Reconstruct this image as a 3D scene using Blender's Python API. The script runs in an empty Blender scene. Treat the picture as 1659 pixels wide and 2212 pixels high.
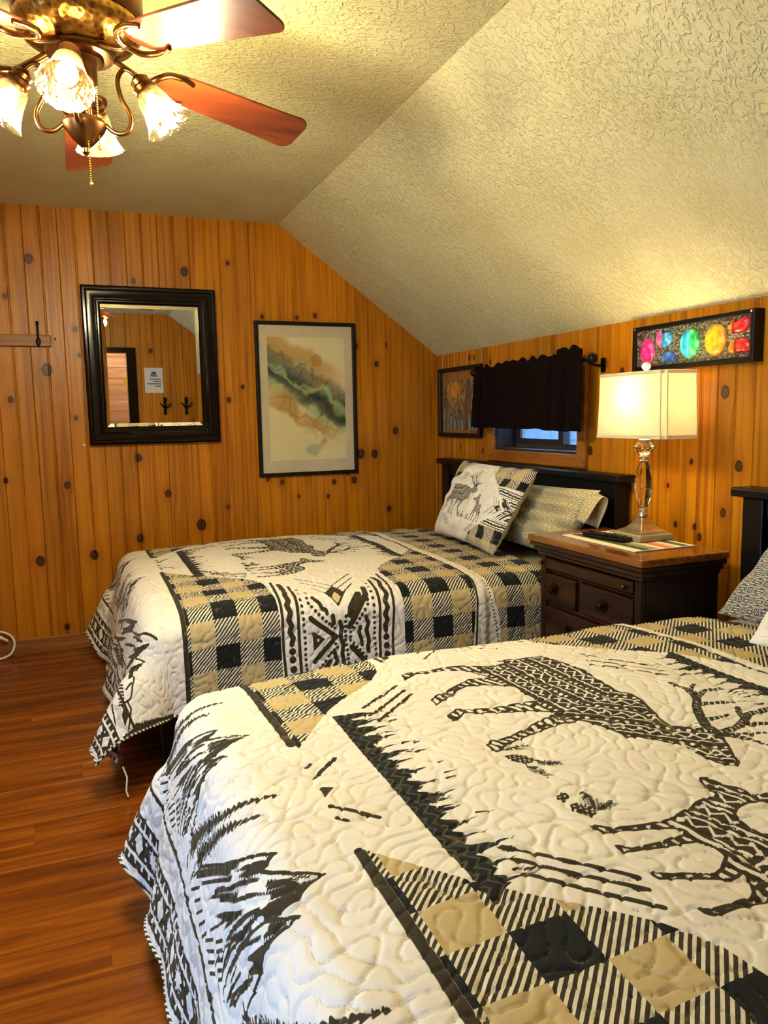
import bpy, bmesh, math, random, json
import numpy as np
from mathutils import Vector, Matrix
random.seed(7); RNG = np.random.RandomState(11)
SC = bpy.context.scene
COL = SC.collection
# ------------------------------------------------------------------ camera
cam_d = bpy.data.cameras.new('camera'); cam = bpy.data.objects.new('camera', cam_d); COL.objects.link(cam)
RIGHT = Vector((0.9266562, -0.3754717, -0.0181451)); UP = Vector((0.0630345, 0.1076192, 0.9921919)); FWD = Vector((0.3705873, 0.9205646, -0.1233936))
m = Matrix((RIGHT, UP, -FWD)).transposed().to_4x4(); m.translation = Vector((-2.0761, -4.25, 1.1823))
cam.matrix_world = m
cam_d.sensor_fit = 'VERTICAL'; cam_d.sensor_height = 36; cam_d.lens = 1653.6/2212*36
cam_d.clip_start = .02; cam_d.clip_end = 100
SC.camera = cam
# ------------------------------------------------------------------ world, light, exposure
wd = bpy.data.worlds.new('world'); SC.world = wd; wd.use_nodes = True
bg = wd.node_tree.nodes['Background']; bg.inputs[0].default_value = (.53, .73, 1.0, 1); bg.inputs[1].default_value = 11.5
SC.view_settings.view_transform = 'Standard'; SC.view_settings.look = 'None'
SC.view_settings.gamma = 1; SC.view_settings.use_curve_mapping = False
SC.view_settings.exposure = .45
SC.cycles.max_bounces = 7; SC.cycles.diffuse_bounces = 3; SC.cycles.glossy_bounces = 3; SC.cycles.transmission_bounces = 6; SC.cycles.transparent_max_bounces = 8
SC.cycles.adaptive_threshold = .18; SC.cycles.caustics_reflective = False; SC.cycles.caustics_refractive = False
FAN_W, LAMP_W = 16.5, 8.0
pl = bpy.data.lights.new('window_portal', 'AREA'); pl.shape = 'RECTANGLE'; pl.size = 1.3; pl.size_y = 1.62; pl.cycles.is_portal = True
plo = bpy.data.objects.new('window_portal', pl); COL.objects.link(plo); plo.location = (-4.125, -3.7, .76); plo.rotation_euler = (0, -math.pi/2, 0)

# ------------------------------------------------------------------ helpers
def lin(h):
    if isinstance(h, str):
        h = h.lstrip('#'); c = [int(h[i:i+2], 16)/255 for i in (0, 2, 4)]
        return tuple(((x+.055)/1.055)**2.4 if x > .04045 else x/12.92 for x in c)+(1,)
    return tuple(h)+(1,) if len(h) == 3 else tuple(h)
class NT:
    def __init__(s, name):
        s.m = bpy.data.materials.new(name); s.m.use_nodes = True; s.t = s.m.node_tree
        s.b = s.t.nodes['Principled BSDF']; s.out = s.t.nodes['Material Output']
    def n(s, typ, ins=None, **pr):
        nd = s.t.nodes.new('ShaderNode'+typ)
        for k, v in pr.items(): setattr(nd, k, v)
        for k, v in (ins or {}).items(): s.put(nd.inputs[k], v)
        return nd
    def put(s, sock, v):
        if isinstance(v, bpy.types.NodeSocket): s.t.links.new(v, sock)
        elif isinstance(v, bpy.types.Node): s.t.links.new(v.outputs[0], sock)
        else:
            if sock.type == 'RGBA' and not isinstance(v, (int, float)): v = lin(v)
            sock.default_value = v
    def M(s, op, a, b=0, c=0, cl=False):
        nd = s.t.nodes.new('ShaderNodeMath'); nd.operation = op; nd.use_clamp = cl
        s.put(nd.inputs[0], a); s.put(nd.inputs[1], b); s.put(nd.inputs[2], c); return nd.outputs[0]
    def V(s, op, a, b=(0, 0, 0)):
        nd = s.t.nodes.new('ShaderNodeVectorMath'); nd.operation = op
        s.put(nd.inputs[0], a)
        if op == 'SCALE': s.put(nd.inputs['Scale'], b)
        else: s.put(nd.inputs[1], b)
        return nd.outputs['Value'] if op in ('LENGTH', 'DOT_PRODUCT') else nd.outputs[0]
    def mix(s, f, a, b, blend='MIX'):
        nd = s.t.nodes.new('ShaderNodeMix'); nd.data_type = 'RGBA'; nd.blend_type = blend
        s.put(nd.inputs[0], f); s.put(nd.inputs[6], a); s.put(nd.inputs[7], b); return nd.outputs[2]
    def step(s, x, e0, e1):
        nd = s.t.nodes.new('ShaderNodeMapRange'); nd.interpolation_type = 'SMOOTHSTEP'
        s.put(nd.inputs[0], x); nd.inputs[1].default_value = e0; nd.inputs[2].default_value = e1
        return nd.outputs[0]
    def ramp(s, f, stops):
        nd = s.t.nodes.new('ShaderNodeValToRGB'); s.put(nd.inputs[0], f); e = nd.color_ramp.elements
        while len(e) < len(stops): e.new(.5)
        for i, (p, c) in enumerate(stops): e[i].position = p; e[i].color = lin(c)
        return nd.outputs[0]
    def attr(s, name, typ='GEOMETRY'):
        return s.n('Attribute', attribute_name=name, attribute_type=typ)
    def noise(s, vec, scale, detail=3, rough=.5, dist=0):
        nd = s.n('TexNoise', {'Scale': scale, 'Detail': detail, 'Roughness': rough, 'Distortion': dist})
        if vec is not None: s.put(nd.inputs['Vector'], vec)
        return nd.outputs[0]
    def bump(s, h, strength=.3, dist=.01):
        nd = s.n('Bump', {'Height': h, 'Strength': strength, 'Distance': dist}); s.put(s.b.inputs['Normal'], nd); return nd
    def set(s, **k):
        for a, v in k.items():
            s.put(s.b.inputs[{'col': 'Base Color', 'rough': 'Roughness', 'metal': 'Metallic', 'trans': 'Transmission Weight', 'spec': 'Specular IOR Level', 'coat': 'Coat Weight', 'ior': 'IOR', 'emit': 'Emission Color', 'es': 'Emission Strength', 'sheen': 'Sheen Weight', 'alpha': 'Alpha'}[a]], v)
        return s.m
def plain(name, col, rough=.5, var=.12, scale=25, **k):
    t = NT(name); tc = t.n('TexCoord').outputs['Object']; nz = t.noise(tc, scale, 3)
    c = lin(col); lo = tuple(x*(1-var) for x in c[:3]); hi = tuple(min(1, x*(1+var)) for x in c[:3])
    t.set(col=t.ramp(nz, [(.3, lo), (.7, hi)]), rough=rough, **k); return t.m

class MB:
    """mesh builder, world coordinates"""
    def __init__(s): s.v = []; s.f = []
    def add(s, vs, fs):
        o = len(s.v); s.v += [tuple(p) for p in vs]; s.f += [tuple(i+o for i in f) for f in fs]; return s
    def box(s, a, b):
        x0, y0, z0 = [min(p, q) for p, q in zip(a, b)]; x1, y1, z1 = [max(p, q) for p, q in zip(a, b)]
        return s.add([(x0,y0,z0),(x1,y0,z0),(x1,y1,z0),(x0,y1,z0),(x0,y0,z1),(x1,y0,z1),(x1,y1,z1),(x0,y1,z1)],
                     [(0,3,2,1),(4,5,6,7),(0,1,5,4),(1,2,6,5),(2,3,7,6),(3,0,4,7)])
    def loft(s, rings, closed=True, cap=True):
        n = len(rings[0]); vs = [p for r in rings for p in r]; fs = []
        for i in range(len(rings)-1):
            for j in range(n if closed else n-1):
                k = (j+1) % n; fs.append((i*n+j, i*n+k, (i+1)*n+k, (i+1)*n+j))
        if cap: fs += [tuple(range(n-1, -1, -1)), tuple((len(rings)-1)*n+j for j in range(n))]
        return s.add(vs, fs)
    def lathe(s, c, prof, n=24, cap=True, sq=None):
        rings = []
        for r, z in prof:
            rings.append([(c[0]+r*math.cos(2*math.pi*j/n+(sq or 0)), c[1]+r*math.sin(2*math.pi*j/n+(sq or 0)), c[2]+z) for j in range(n)])
        return s.loft(rings, True, cap)
    def tube(s, pts, r, n=8, cap=True):
        pts = [Vector(p) for p in pts]; rr = r if isinstance(r, (list, tuple)) else [r]*len(pts); rings = []; ref = None
        for i, p in enumerate(pts):
            d = (pts[min(i+1, len(pts)-1)]-pts[max(i-1, 0)]).normalized()
            if ref is None: ref = d.orthogonal().normalized()
            a = (ref-d*ref.dot(d)).normalized(); ref = a; b = d.cross(a)
            rings.append([tuple(p+(a*math.cos(2*math.pi*j/n)+b*math.sin(2*math.pi*j/n))*rr[i]) for j in range(n)])
        return s.loft(rings, True, cap)
    def sphere(s, c, r, n=12, k=8, sc=(1, 1, 1)):
        rings = []
        for i in range(1, k):
            a = math.pi*i/k; rings.append([(c[0]+r*sc[0]*math.sin(a)*math.cos(2*math.pi*j/n), c[1]+r*sc[1]*math.sin(a)*math.sin(2*math.pi*j/n), c[2]-r*sc[2]*math.cos(a)) for j in range(n)])
        return s.loft(rings)
    def xf(s, M, start=0):
        for i in range(start, len(s.v)): s.v[i] = tuple(M @ Vector(s.v[i]))
        return s
    def build(s, name, mat, parent=None, smooth=None, bev=0, seg=2):
        me = bpy.data.meshes.new(name)
        L = Vector((0, 0, 0))
        if parent is not None: L = Vector(parent.get('org', (0, 0, 0)))
        me.from_pydata([tuple(Vector(p)-L) for p in s.v], [], s.f); me.update()
        if mat is not None: me.materials.append(mat)
        o = bpy.data.objects.new(name, me); COL.objects.link(o)
        if parent is not None: o.parent = parent; o['org'] = tuple(L)
        if bev:
            md = o.modifiers.new('bevel', 'BEVEL'); md.width = bev; md.segments = seg; md.limit_method = 'ANGLE'; md.angle_limit = math.radians(40)
        if smooth is not None:
            for p in me.polygons: p.use_smooth = True
            me.set_sharp_from_angle(angle=math.radians(smooth))
        return o
def tag(o, label, cat, group=None, kind=None):
    o['label'] = label
    if cat: o['category'] = cat
    if group: o['group'] = group
    if kind: o['kind'] = kind
    return o
def thing(name, loc, label=None, cat=None, group=None, kind=None):
    o = bpy.data.objects.new(name, None); COL.objects.link(o); o.location = loc; o['org'] = tuple(loc); o.empty_display_size = .05
    if label: tag(o, label, cat, group, kind)
    return o
def struct(o, label=None):
    o['kind'] = 'structure'
    if label: o['label'] = label
    return o
def copy_tree(o, parent=None):
    c = o.copy(); COL.objects.link(c); c.parent = parent
    for ch in list(o.children): copy_tree(ch, c)
    return c
Rz = lambda a: Matrix.Rotation(a, 4, 'Z')
def bez(p0, p1, p2, p3, n=10):
    p0, p1, p2, p3 = map(Vector, (p0, p1, p2, p3)); return [tuple(p0*(1-t)**3+p1*3*t*(1-t)**2+p2*3*t*t*(1-t)+p3*t**3) for t in [i/n for i in range(n+1)]]
def spline(pts, n=8):
    P = [Vector(p) for p in pts]; P = [P[0]*2-P[1]]+P+[P[-1]*2-P[-2]]; out = []
    for i in range(1, len(P)-2):
        for k in range(n):
            t = k/n; a, b, c, d = P[i-1], P[i], P[i+1], P[i+2]
            out.append(tuple(.5*((2*b)+(c-a)*t+(2*a-5*b+4*c-d)*t*t+(3*b-a-3*c+d)*t**3)))
    return out+[tuple(P[-2])]

# ------------------------------------------------------------------ materials
def pine(name, hue='#c37909', dark='#995506', pale='#d08b16', rough=.38):
    t = NT(name); tc = t.n('TexCoord').outputs['Object']; rnd = t.n('ObjectInfo').outputs['Random']
    sp = t.n('SeparateXYZ', {0: tc}); x, y, z = sp.outputs
    x = t.M('ADD', x, t.M('MULTIPLY', y, .35))
    kn = t.M('MULTIPLY', t.M('SUBTRACT', t.noise(tc, 90, 1), .5), .35); xs = x; knot = None; halo = None; core = None
    for i in range(4):
        a = t.n('SeparateXYZ', {0: t.attr('knot%d' % i, 'OBJECT').outputs['Vector']}).outputs
        r = t.M('ADD', a[2], 1e-5)
        dx = t.M('SUBTRACT', x, a[0]); dz = t.M('MULTIPLY', t.M('SUBTRACT', z, a[1]), .78)
        d = t.M('DIVIDE', t.M('SQRT', t.M('ADD', t.M('MULTIPLY', dx, dx), t.M('MULTIPLY', dz, dz))), r)
        dn = t.M('ADD', d, kn)
        e = t.M('EXPONENT', t.M('MULTIPLY', t.M('MULTIPLY', d, d), -.16))
        e = t.M('MULTIPLY', e, t.M('GREATER_THAN', a[2], .001))
        xs = t.M('SUBTRACT', xs, t.M('MULTIPLY', dx, t.M('MULTIPLY', e, .6)))
        k1 = t.M('MULTIPLY', t.step(dn, 1.12, .86), t.M('GREATER_THAN', a[2], .001))
        c1 = t.M('MULTIPLY', t.step(dn, .78, .5), t.M('GREATER_THAN', a[2], .001))
        knot = k1 if knot is None else t.M('MAXIMUM', knot, k1); core = c1 if core is None else t.M('MAXIMUM', core, c1)
        halo = e if halo is None else t.M('MAXIMUM', halo, e)
    off = t.M('MULTIPLY', rnd, 37.0)
    gv = t.n('CombineXYZ', {0: t.M('MULTIPLY', xs, 1.0), 1: off, 2: t.M('MULTIPLY', z, .035)})
    low = t.noise(gv, 7, 1)
    gvv = t.n('CombineXYZ', {0: t.M('ADD', xs, t.M('MULTIPLY', low, .09)), 1: off, 2: t.M('MULTIPLY', z, .02)})
    g1 = t.noise(gvv, 55, 2, .6); g2 = t.noise(gvv, 260, 1, .5)
    patch = t.noise(t.n('CombineXYZ', {0: t.M('MULTIPLY', x, 2.0), 1: off, 2: t.M('MULTIPLY', z, .9)}), 2.2, 1)
    col = t.ramp(g1, [(.28, dark), (.5, hue), (.75, pale)])
    col = t.mix(t.M('MULTIPLY', t.step(g2, .55, .75), .12), col, dark)
    tone = t.M('ADD', t.M('MULTIPLY', rnd, .34), t.M('MULTIPLY', patch, .45))
    tn = t.M('ADD', tone, .55)
    col = t.mix(1.0, col, t.n('CombineXYZ', {0: tn, 1: tn, 2: tn}).outputs[0], 'MULTIPLY')
    col = t.mix(t.M('MULTIPLY', halo, .45), col, '#8e4408')
    col = t.mix(t.M('MULTIPLY', knot, .93), col, '#1e0d04')
    col = t.mix(t.M('MULTIPLY', core, .75), col, '#5c2c0e')
    t.set(col=col, rough=rough, spec=.4); t.bump(g1, .08, .004)
    return t.m
PINE = pine('knotty_pine')
def rect_wood(name, c1, c2, c3, axis=0, sc=1.0, rough=.4, coat=0):
    t = NT(name); tc = t.n('TexCoord').outputs['Object']; rnd = t.n('ObjectInfo').outputs['Random']
    s = [14, 14, 14]; s[axis] = .9
    v = t.V('MULTIPLY', tc, tuple(q*sc for q in s)); v = t.V('ADD', v, t.n('CombineXYZ', {0: t.M('MULTIPLY', rnd, 31), 1: t.M('MULTIPLY', rnd, 17), 2: 0}).outputs[0])
    a = t.noise(v, 1.2, 4, .62, .6); b = t.noise(v, 6, 3, .6)
    col = t.ramp(t.M('ADD', t.M('MULTIPLY', a, .75), t.M('MULTIPLY', b, .25)), [(.33, c1), (.5, c2), (.66, c3)])
    tn = t.M('ADD', .87, t.M('MULTIPLY', rnd, .26))
    col = t.mix(1.0, col, t.n('CombineXYZ', {0: tn, 1: tn, 2: tn}).outputs[0], 'MULTIPLY')
    t.set(col=col, rough=rough, coat=coat); t.bump(b, .06, .003); return t.m
FLOORM = rect_wood('laminate_floor', '#481c05', '#80400c', '#9e5a14', 0, .8, .27)
DARKWOOD = rect_wood('dark_oak', '#0e0502', '#25110a', '#3c1e0e', 2, 2.0, .38)
DARKWOOD_H = rect_wood('dark_oak_drawer', '#100602', '#2b1408', '#46240f', 1, 2.0, .34)
TOPWOOD = rect_wood('oak_top', '#5a3010', '#8a5018', '#a8682a', 1, 1.6, .22, .4)
TRIMW = rect_wood('honey_trim', '#7a3f10', '#a8641c', '#bd7a28', 1, 1.5, .4)
TRIMWX = rect_wood('honey_trim_long', '#6a3a14', '#8f5a22', '#a87030', 0, 1.5, .45)
BLACKP = plain('black_paint', '#050505', .42, .3, spec=.3)
BLACKG = plain('black_gloss', '#040405', .14, .2, spec=.4)
BRONZE = NT('antique_bronze'); BRONZE = BRONZE.set(col=BRONZE.ramp(BRONZE.noise(BRONZE.n('TexCoord').outputs['Object'], 18, 3), [(.3, '#5c3c22'), (.7, '#855a34')]), metal=1.0, rough=.28)
def hammered():
    t = NT('hammered_bronze'); tc = t.n('TexCoord').outputs['Object']
    v = t.n('TexVoronoi', {'Vector': tc, 'Scale': 75.0})
    t.set(col=t.ramp(v.outputs[0], [(.0, '#5a3c18'), (.6, '#a57a3c')]), metal=1.0, rough=.3); t.bump(v.outputs[0], .35, .004); return t.m
HAMMER = hammered()
CHROME = plain('brushed_nickel', '#dcd3bd', .34, .1, metal=1.0)
WHITEP = plain('white_plastic', '#e8e4da', .4, .04)
def glass(name, col, rough=.0):
    t = NT(name); tc = t.n('TexCoord').outputs['Object']
    t.set(col=col, rough=rough, trans=1.0, ior=1.48); t.bump(t.noise(tc, 40, 1), .02, .002); return t.m
CRYSTAL = glass('crystal', '#fffaf0')
SLAB = plain('thick_glass_slab', '#efe0b0', .12, .05, trans=.55)
def thin_glass(name, tint, gl=.08, rough=.03, fk=.7):
    t = NT(name); t.t.nodes.remove(t.b)
    tr = t.n('BsdfTransparent', {0: tint}); gs = t.n('BsdfGlossy', {0: '#ffffff', 'Roughness': rough})
    fr = t.n('LayerWeight', {0: .25}).outputs['Fresnel']
    f = t.M('ADD', t.M('MULTIPLY', fr, fk), gl, cl=True)
    nz = t.noise(t.n('TexCoord').outputs['Object'], 6, 1)
    f = t.M('MULTIPLY', f, t.M('ADD', .95, t.M('MULTIPLY', nz, .1)))
    mx = t.n('MixShader', {0: f, 1: tr.outputs[0], 2: gs.outputs[0]}); t.t.links.new(mx.outputs[0], t.out.inputs[0]); return t.m
PANE = thin_glass('window_pane', '#dfe9f2', .05)
PICGLASS = thin_glass('picture_glass', '#ffffff', .015, .02, .32)
def shade_glass():
    t = NT('rippled_shade_glass'); t.t.nodes.remove(t.b); tc = t.n('TexCoord').outputs['Object']
    nz = t.noise(tc, 60, 2); bp = t.n('Bump', {'Height': nz, 'Strength': .6, 'Distance': .01})
    tr = t.n('BsdfTransparent', {0: '#fff2cf'}); gs = t.n('BsdfGlossy', {0: '#fff6df', 'Roughness': .12, 'Normal': bp}); tl = t.n('BsdfTranslucent', {0: '#ffe9b0', 'Normal': bp})
    a = t.n('MixShader', {0: .12, 1: gs.outputs[0], 2: tl.outputs[0]})
    lw = t.n('LayerWeight', {0: .35}).outputs['Facing']
    f = t.M('ADD', .12, t.M('MULTIPLY', lw, .5))
    mx = t.n('MixShader', {0: f, 1: tr.outputs[0], 2: a.outputs[0]}); t.t.links.new(mx.outputs[0], t.out.inputs[0]); return t.m
SHADEG = shade_glass()
def emit(name, col, st):
    t = NT(name); t.set(col='#fff1d0', emit=col, es=st); t.m.cycles.emission_sampling = 'NONE'; return t.m
BULB = emit('lit_bulb', '#ffd893', 14.0)
# ------------------------------------------------------------------ room shell
HC, HK, XB, XL, YF = 2.241, 1.5425, -.961, -4.02, -5.2
def hroof(x):
    if x > XB: return HK+(-x)/(-XB)*(HC-HK)
    if x < XL-XB: return HK+(x-XL)/(-XB)*(HC-HK)
    return HC
def plaster():
    t = NT('textured_plaster'); tc = t.n('TexCoord').outputs['Object']
    w = t.V('ADD', tc, t.V('SCALE', t.n('TexNoise', {'Vector': tc, 'Scale': 9.0, 'Detail': 2.0}).outputs['Color'], .05))
    n1 = t.noise(t.V('MULTIPLY', w, (1.0, 1.7, 1.0)), 42, 2, .55, .8); n2 = t.noise(w, 130, 1)
    h = t.M('ADD', t.step(n1, .46, .60), t.M('MULTIPLY', n2, .35))
    amt = t.step(t.noise(tc, 1.6, 2), .30, .62)
    h = t.M('MULTIPLY', h, t.M('ADD', .45, t.M('MULTIPLY', amt, .75)))
    t.set(col=t.ramp(t.noise(tc, 3, 3), [(.3, '#d3cb9a'), (.7, '#dfd8ac')]), rough=.75); t.bump(h, .6, .006); return t.m
PLASTER = plaster()
y0, y1 = YF-.12, .10
struct(MB().box((XL-XB-.02, y0, HC), (XB+.02, y1, HC+.07)).build('ceiling', PLASTER), 'cream textured plaster ceiling, flat middle part above the fan')
def slab(a, b, t=.06):
    (xa, za), (xb, zb) = a, b; return MB().loft([[(xa, y0, za), (xb, y0, zb), (xb, y0, zb+t), (xa, y0, za+t)], [(xa, y1, za), (xb, y1, zb), (xb, y1, zb+t), (xa, y1, za+t)]])
struct(slab((XB, HC), (.17, HK-.17*(HC-HK)/(-XB)), .07).build('ceiling_slope', PLASTER), 'cream textured sloping ceiling above the headboards')
struct(slab((XL-.1, HK-.1*(HC-HK)/(-XB)), (XL-XB, HC), .07).build('ceiling_slope', PLASTER), 'cream textured sloping ceiling on the far left side of the room')
def plank_mesh(w, z0, top, bead=True):
    """local: x 0..w, front face towards -y, z from z0 to top(x)"""
    g = .0032; d = .0055
    pr = [(0, d), (g, 0)]
    if bead and w > .1: pr += [(w/2-.0065, 0), (w/2-.0045, .0035), (w/2-.002, .0008), (w/2+.0005, .0008), (w/2+.003, .004), (w/2+.0055, 0)]
    pr += [(w-g, 0), (w, d), (w, .012), (0, .012)]
    b = MB().loft([[(x, y, z0) for x, y in pr], [(x, y, top(x)) for x, y in pr]], True, False)
    me = bpy.data.meshes.new('plank'); me.from_pydata(b.v, [], b.f); me.materials.append(PINE); return me
_pk = {}
def plank(parent, origin, rz, w, z0, top, knots, name='plank', bead=True):
    tl = [round(top(q), 4) for q in (0, w/2, w)]
    key = (round(w, 4), round(z0, 4), tuple(tl), bead)
    if key not in _pk: _pk[key] = plank_mesh(w, z0, top, bead)
    o = bpy.data.objects.new(name, _pk[key]); COL.objects.link(o); o.parent = parent; o.location = origin; o.rotation_euler = (0, 0, rz)
    ks = [k for k in knots if -.02 < k[0] < w+.02 and z0-.05 < k[1] < max(tl)+.05]; ks.sort(key=lambda k: -k[2]); ks = ks[:4]
    for i in range(4): o['knot%d' % i] = [float(q) for q in (ks[i] if i < len(ks) else (0, -9, 0))]
    return o
KA = [(-2.222,1.985,.020),(-2.176,1.447,.026),(-1.476,1.962,.020),(-1.76,.99,.018),(-2.118,.863,.016),(-1.618,.793,.017),(-1.449,.61,.026),(-2.01,.49,.021),(-2.27,.48,.022),(-1.775,.56,.018),(-2.165,.12,.014),(-2.135,.505,.013),
 (-1.245,2.018,.010),(-.870,1.742,.010),(-1.068,1.742,.011),(-.763,1.757,.012),(-.523,1.592,.015),(-.338,1.60,.013),(-.395,1.49,.014),(-.345,1.135,.010),(-.258,1.14,.010),(-.281,1.098,.018),(-.505,.968,.024),(-.418,.965,.021),(-.59,.862,.013),(-.55,.815,.018),(-1.07,.842,.010),(-.985,.824,.013),(-.675,.81,.013),(-.89,.737,.008),(-.715,.728,.010),(-.212,.775,.010),(-.33,.63,.014),(-1.19,1.36,.010),(-2.03,1.65,.013),(-2.02,1.52,.010),(-2.055,1.205,.010),(-1.96,1.18,.010),(-2.19,.985,.010),(-1.27,1.29,.013),(-1.735,1.90,.012),(-1.62,1.965,.008),(-1.95,2.02,.008),(-2.08,1.66,.007),(-1.3,.7,.010),(-1.9,.3,.015),(-1.08,.5,.012),(-2.35,1.3,.014),(-2.4,.9,.012),(-2.34,1.8,.012)]
KB = [(.41,1.50,.014),(.46,1.497,.012),(.64,1.46,.012),(1.70,1.345,.015),(1.50,1.02,.017),(2.425,1.26,.013),(2.235,1.245,.019),(2.305,.995,.016),(2.245,.83,.013),(1.975,.905,.008),(2.115,.765,.010),(2.02,.762,.010),(2.14,.73,.012),(.06,1.16,.012),(.11,1.27,.010),(.3,1.0,.010),(.555,.99,.014),(1.62,.88,.012),(1.80,1.1,.010),(1.95,1.2,.008),(2.09,1.0,.009)]
# back wall, behind the beds
wa = MB().loft([[(x, .012, z) for x, z in ((XL, 0), (.17, 0), (.17, HK), (0, HK), (XB, HC), (XL-XB, HC), (XL, HK))], [(x, .10, z) for x, z in ((XL, 0), (.17, 0), (.17, HK), (0, HK), (XB, HC), (XL-XB, HC), (XL, HK))]]).build('wall_back', PINE)
struct(wa, 'knotty pine plank gable wall with mirror and framed print')
PW = .159
k = -18
while True:
    xa = max(XL, -1.289+PW*k); xb = min(0, -1.289+PW*(k+1)); k += 1
    if xa >= -.003: break
    if xb <= XL+.01: continue
    plank(wa, (xa, 0, 0), 0, xb-xa, 0, lambda q, xa=xa: hroof(xa+q), [(a-xa, z, r) for a, z, r in KA])
# right wall with the headboards: opening for the small window
WY0, WY1, WZ0, WZ1 = -1.43, -.70, 1.0, 1.37
b = MB()
for a, c in (((.012, YF, 0), (.17, WY0, HK)), ((.012, WY1, 0), (.17, .012, HK)), ((.012, WY0, 0), (.17, WY1, WZ0)), ((.012, WY0, WZ1), (.17, WY1, HK))): b.box(a, c)
wb = struct(b.build('wall_right', PINE), 'knotty pine plank knee wall behind the headboards')
k = -1
while True:
    ya = max(0, .149+.158*k); yb = min(-YF, .149+.158*(k+1)); k += 1
    if ya >= -YF-.01: break
    if yb-ya < .005: continue
    w = yb-ya; kn = [(p-ya, z, r) for p, z, r in KB]
    if ya > 2.6: kn = [(random.uniform(.03, .13), random.uniform(.2, 1.4), random.uniform(.008, .02)) for _ in range(2)]
    if yb > -WY1 and ya < -WY0:   # planks cut by the window: pieces beside, below and above it
        oa, ob = max(ya, -WY1), min(yb, -WY0)
        plank(wb, (0, -oa, 0), -math.pi/2, ob-oa, 0, lambda q: WZ0, [(p-(oa-ya), z, r) for p, z, r in kn], bead=False)
        plank(wb, (0, -oa, 0), -math.pi/2, ob-oa, WZ1, lambda q: HK, [(p-(oa-ya), z, r) for p, z, r in kn], bead=False)
        if oa > ya+.005: plank(wb, (0, -ya, 0), -math.pi/2, oa-ya, 0, lambda q: HK, kn, bead=False)
        if ob < yb-.005: plank(wb, (0, -ob, 0), -math.pi/2, yb-ob, 0, lambda q: HK, [(p-(ob-ya), z, r) for p, z, r in kn], bead=False)
    else: plank(wb, (0, -ya, 0), -math.pi/2, w, 0, lambda q: HK, kn)
# front wall, seen in the mirror, with the doorway
DX0, DX1, DZ = -2.30, -1.44, 1.80
ol = ((XL, 0), (0, 0), (0, HK), (XB, HC), (XL-XB, HC), (XL, HK))
b = MB()
yf, yk = YF-.012, YF-.12
b.box((DX1, yf, 0), (XB, yk, HC)); b.box((XL-XB, yf, 0), (DX0, yk, HC)); b.box((DX0, yf, DZ), (DX1, yk, HC))
b.loft([[(XB, yf, 0), (0, yf, 0), (0, yf, HK), (XB, yf, HC)], [(XB, yk, 0), (0, yk, 0), (0, yk, HK), (XB, yk, HC)]])
b.loft([[(XL, yf, 0), (XL-XB, yf, 0), (XL-XB, yf, HC), (XL, yf, HK)], [(XL, yk, 0), (XL-XB, yk, 0), (XL-XB, yk, HC), (XL, yk, HK)]])
wf = struct(b.build('wall_front', PINE), 'knotty pine plank wall with a black doorway, seen in the mirror')
k = 0
while True:
    xa = -.02-PW*k; xb = -.02-PW*(k+1); k += 1     # local x runs towards -x
    if xa <= XL+.01: break
    xb = max(xb, XL); w = xa-xb
    kn = [(random.uniform(.03, .13), random.uniform(.3, 2.1), random.uniform(.008, .022)) for _ in range(2)]
    if xb < DX1 and xa > DX0:
        plank(wf, (min(xa, DX1), YF, 0), math.pi, min(xa, DX1)-max(xb, DX0), DZ, lambda q, xa=xa: hroof(xa-q), kn, bead=False)
        if xa > DX1+.005: plank(wf, (xa, YF, 0), math.pi, xa-DX1, 0, lambda q, xa=xa: hroof(xa-q), kn, bead=False)
        if xb < DX0-.005: plank(wf, (DX0, YF, 0), math.pi, DX0-xb, 0, lambda q: hroof(DX0-q), kn, bead=False)
    else: plank(wf, (xa, YF, 0), math.pi, w, 0, lambda q, xa=xa: hroof(xa-q), kn)
# left wall, outside the picture, with the window that lets the daylight in
VY0, VY1, VZ0, VZ1 = -4.5, -2.9, .12, 1.40
b = MB()
for a, c in (((XL-.1, YF, 0), (XL, VY0, HK)), ((XL-.1, VY1, 0), (XL, 0, HK)), ((XL-.1, VY0, 0), (XL, VY1, VZ0)), ((XL-.1, VY0, VZ1), (XL, VY1, HK))): b.box(a, c)
struct(b.build('wall_left', PINE), 'knotty pine wall on the left of the room with a window')
# floor of laminate planks
FB = struct(MB().box((XL, YF, -.08), (.17, .1, -.008)).build('floor', FLOORM), 'reddish brown wood laminate floor')
FL, FW = 1.22, .124
fme = bpy.data.meshes.new('floor_plank')
e = .0004
bb = MB().loft([[(0, 0, -.008), (FL, 0, -.008), (FL, FW, -.008), (0, FW, -.008)], [(0, 0, -e), (FL, 0, -e), (FL, FW, -e), (0, FW, -e)], [(e, e, 0), (FL-e, e, 0), (FL-e, FW-e, 0), (e, FW-e, 0)]])
fme.from_pydata(bb.v, [], bb.f); fme.materials.append(FLOORM)
r = 0; y = -FW
while y > YF-.1:
    x = XL-FL*((r*.37) % 1.0)
    while x < 0:
        if x+FL > XL and x < -.02:
            o = bpy.data.objects.new('floor_plank', fme); COL.objects.link(o); o.parent = FB; o.location = (x, y, 0)
        x += FL
    y -= FW; r += 1
struct(MB().box((XL, -.016, 0), (-.02, 0, .084)).build('baseboard_back', TRIMWX, bev=.003), 'plain wooden baseboard along the back wall')
struct(MB().box((-.016, YF, 0), (0, -.02, .084)).build('baseboard_right', TRIMW, bev=.003), 'plain wooden baseboard along the headboard wall')
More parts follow.
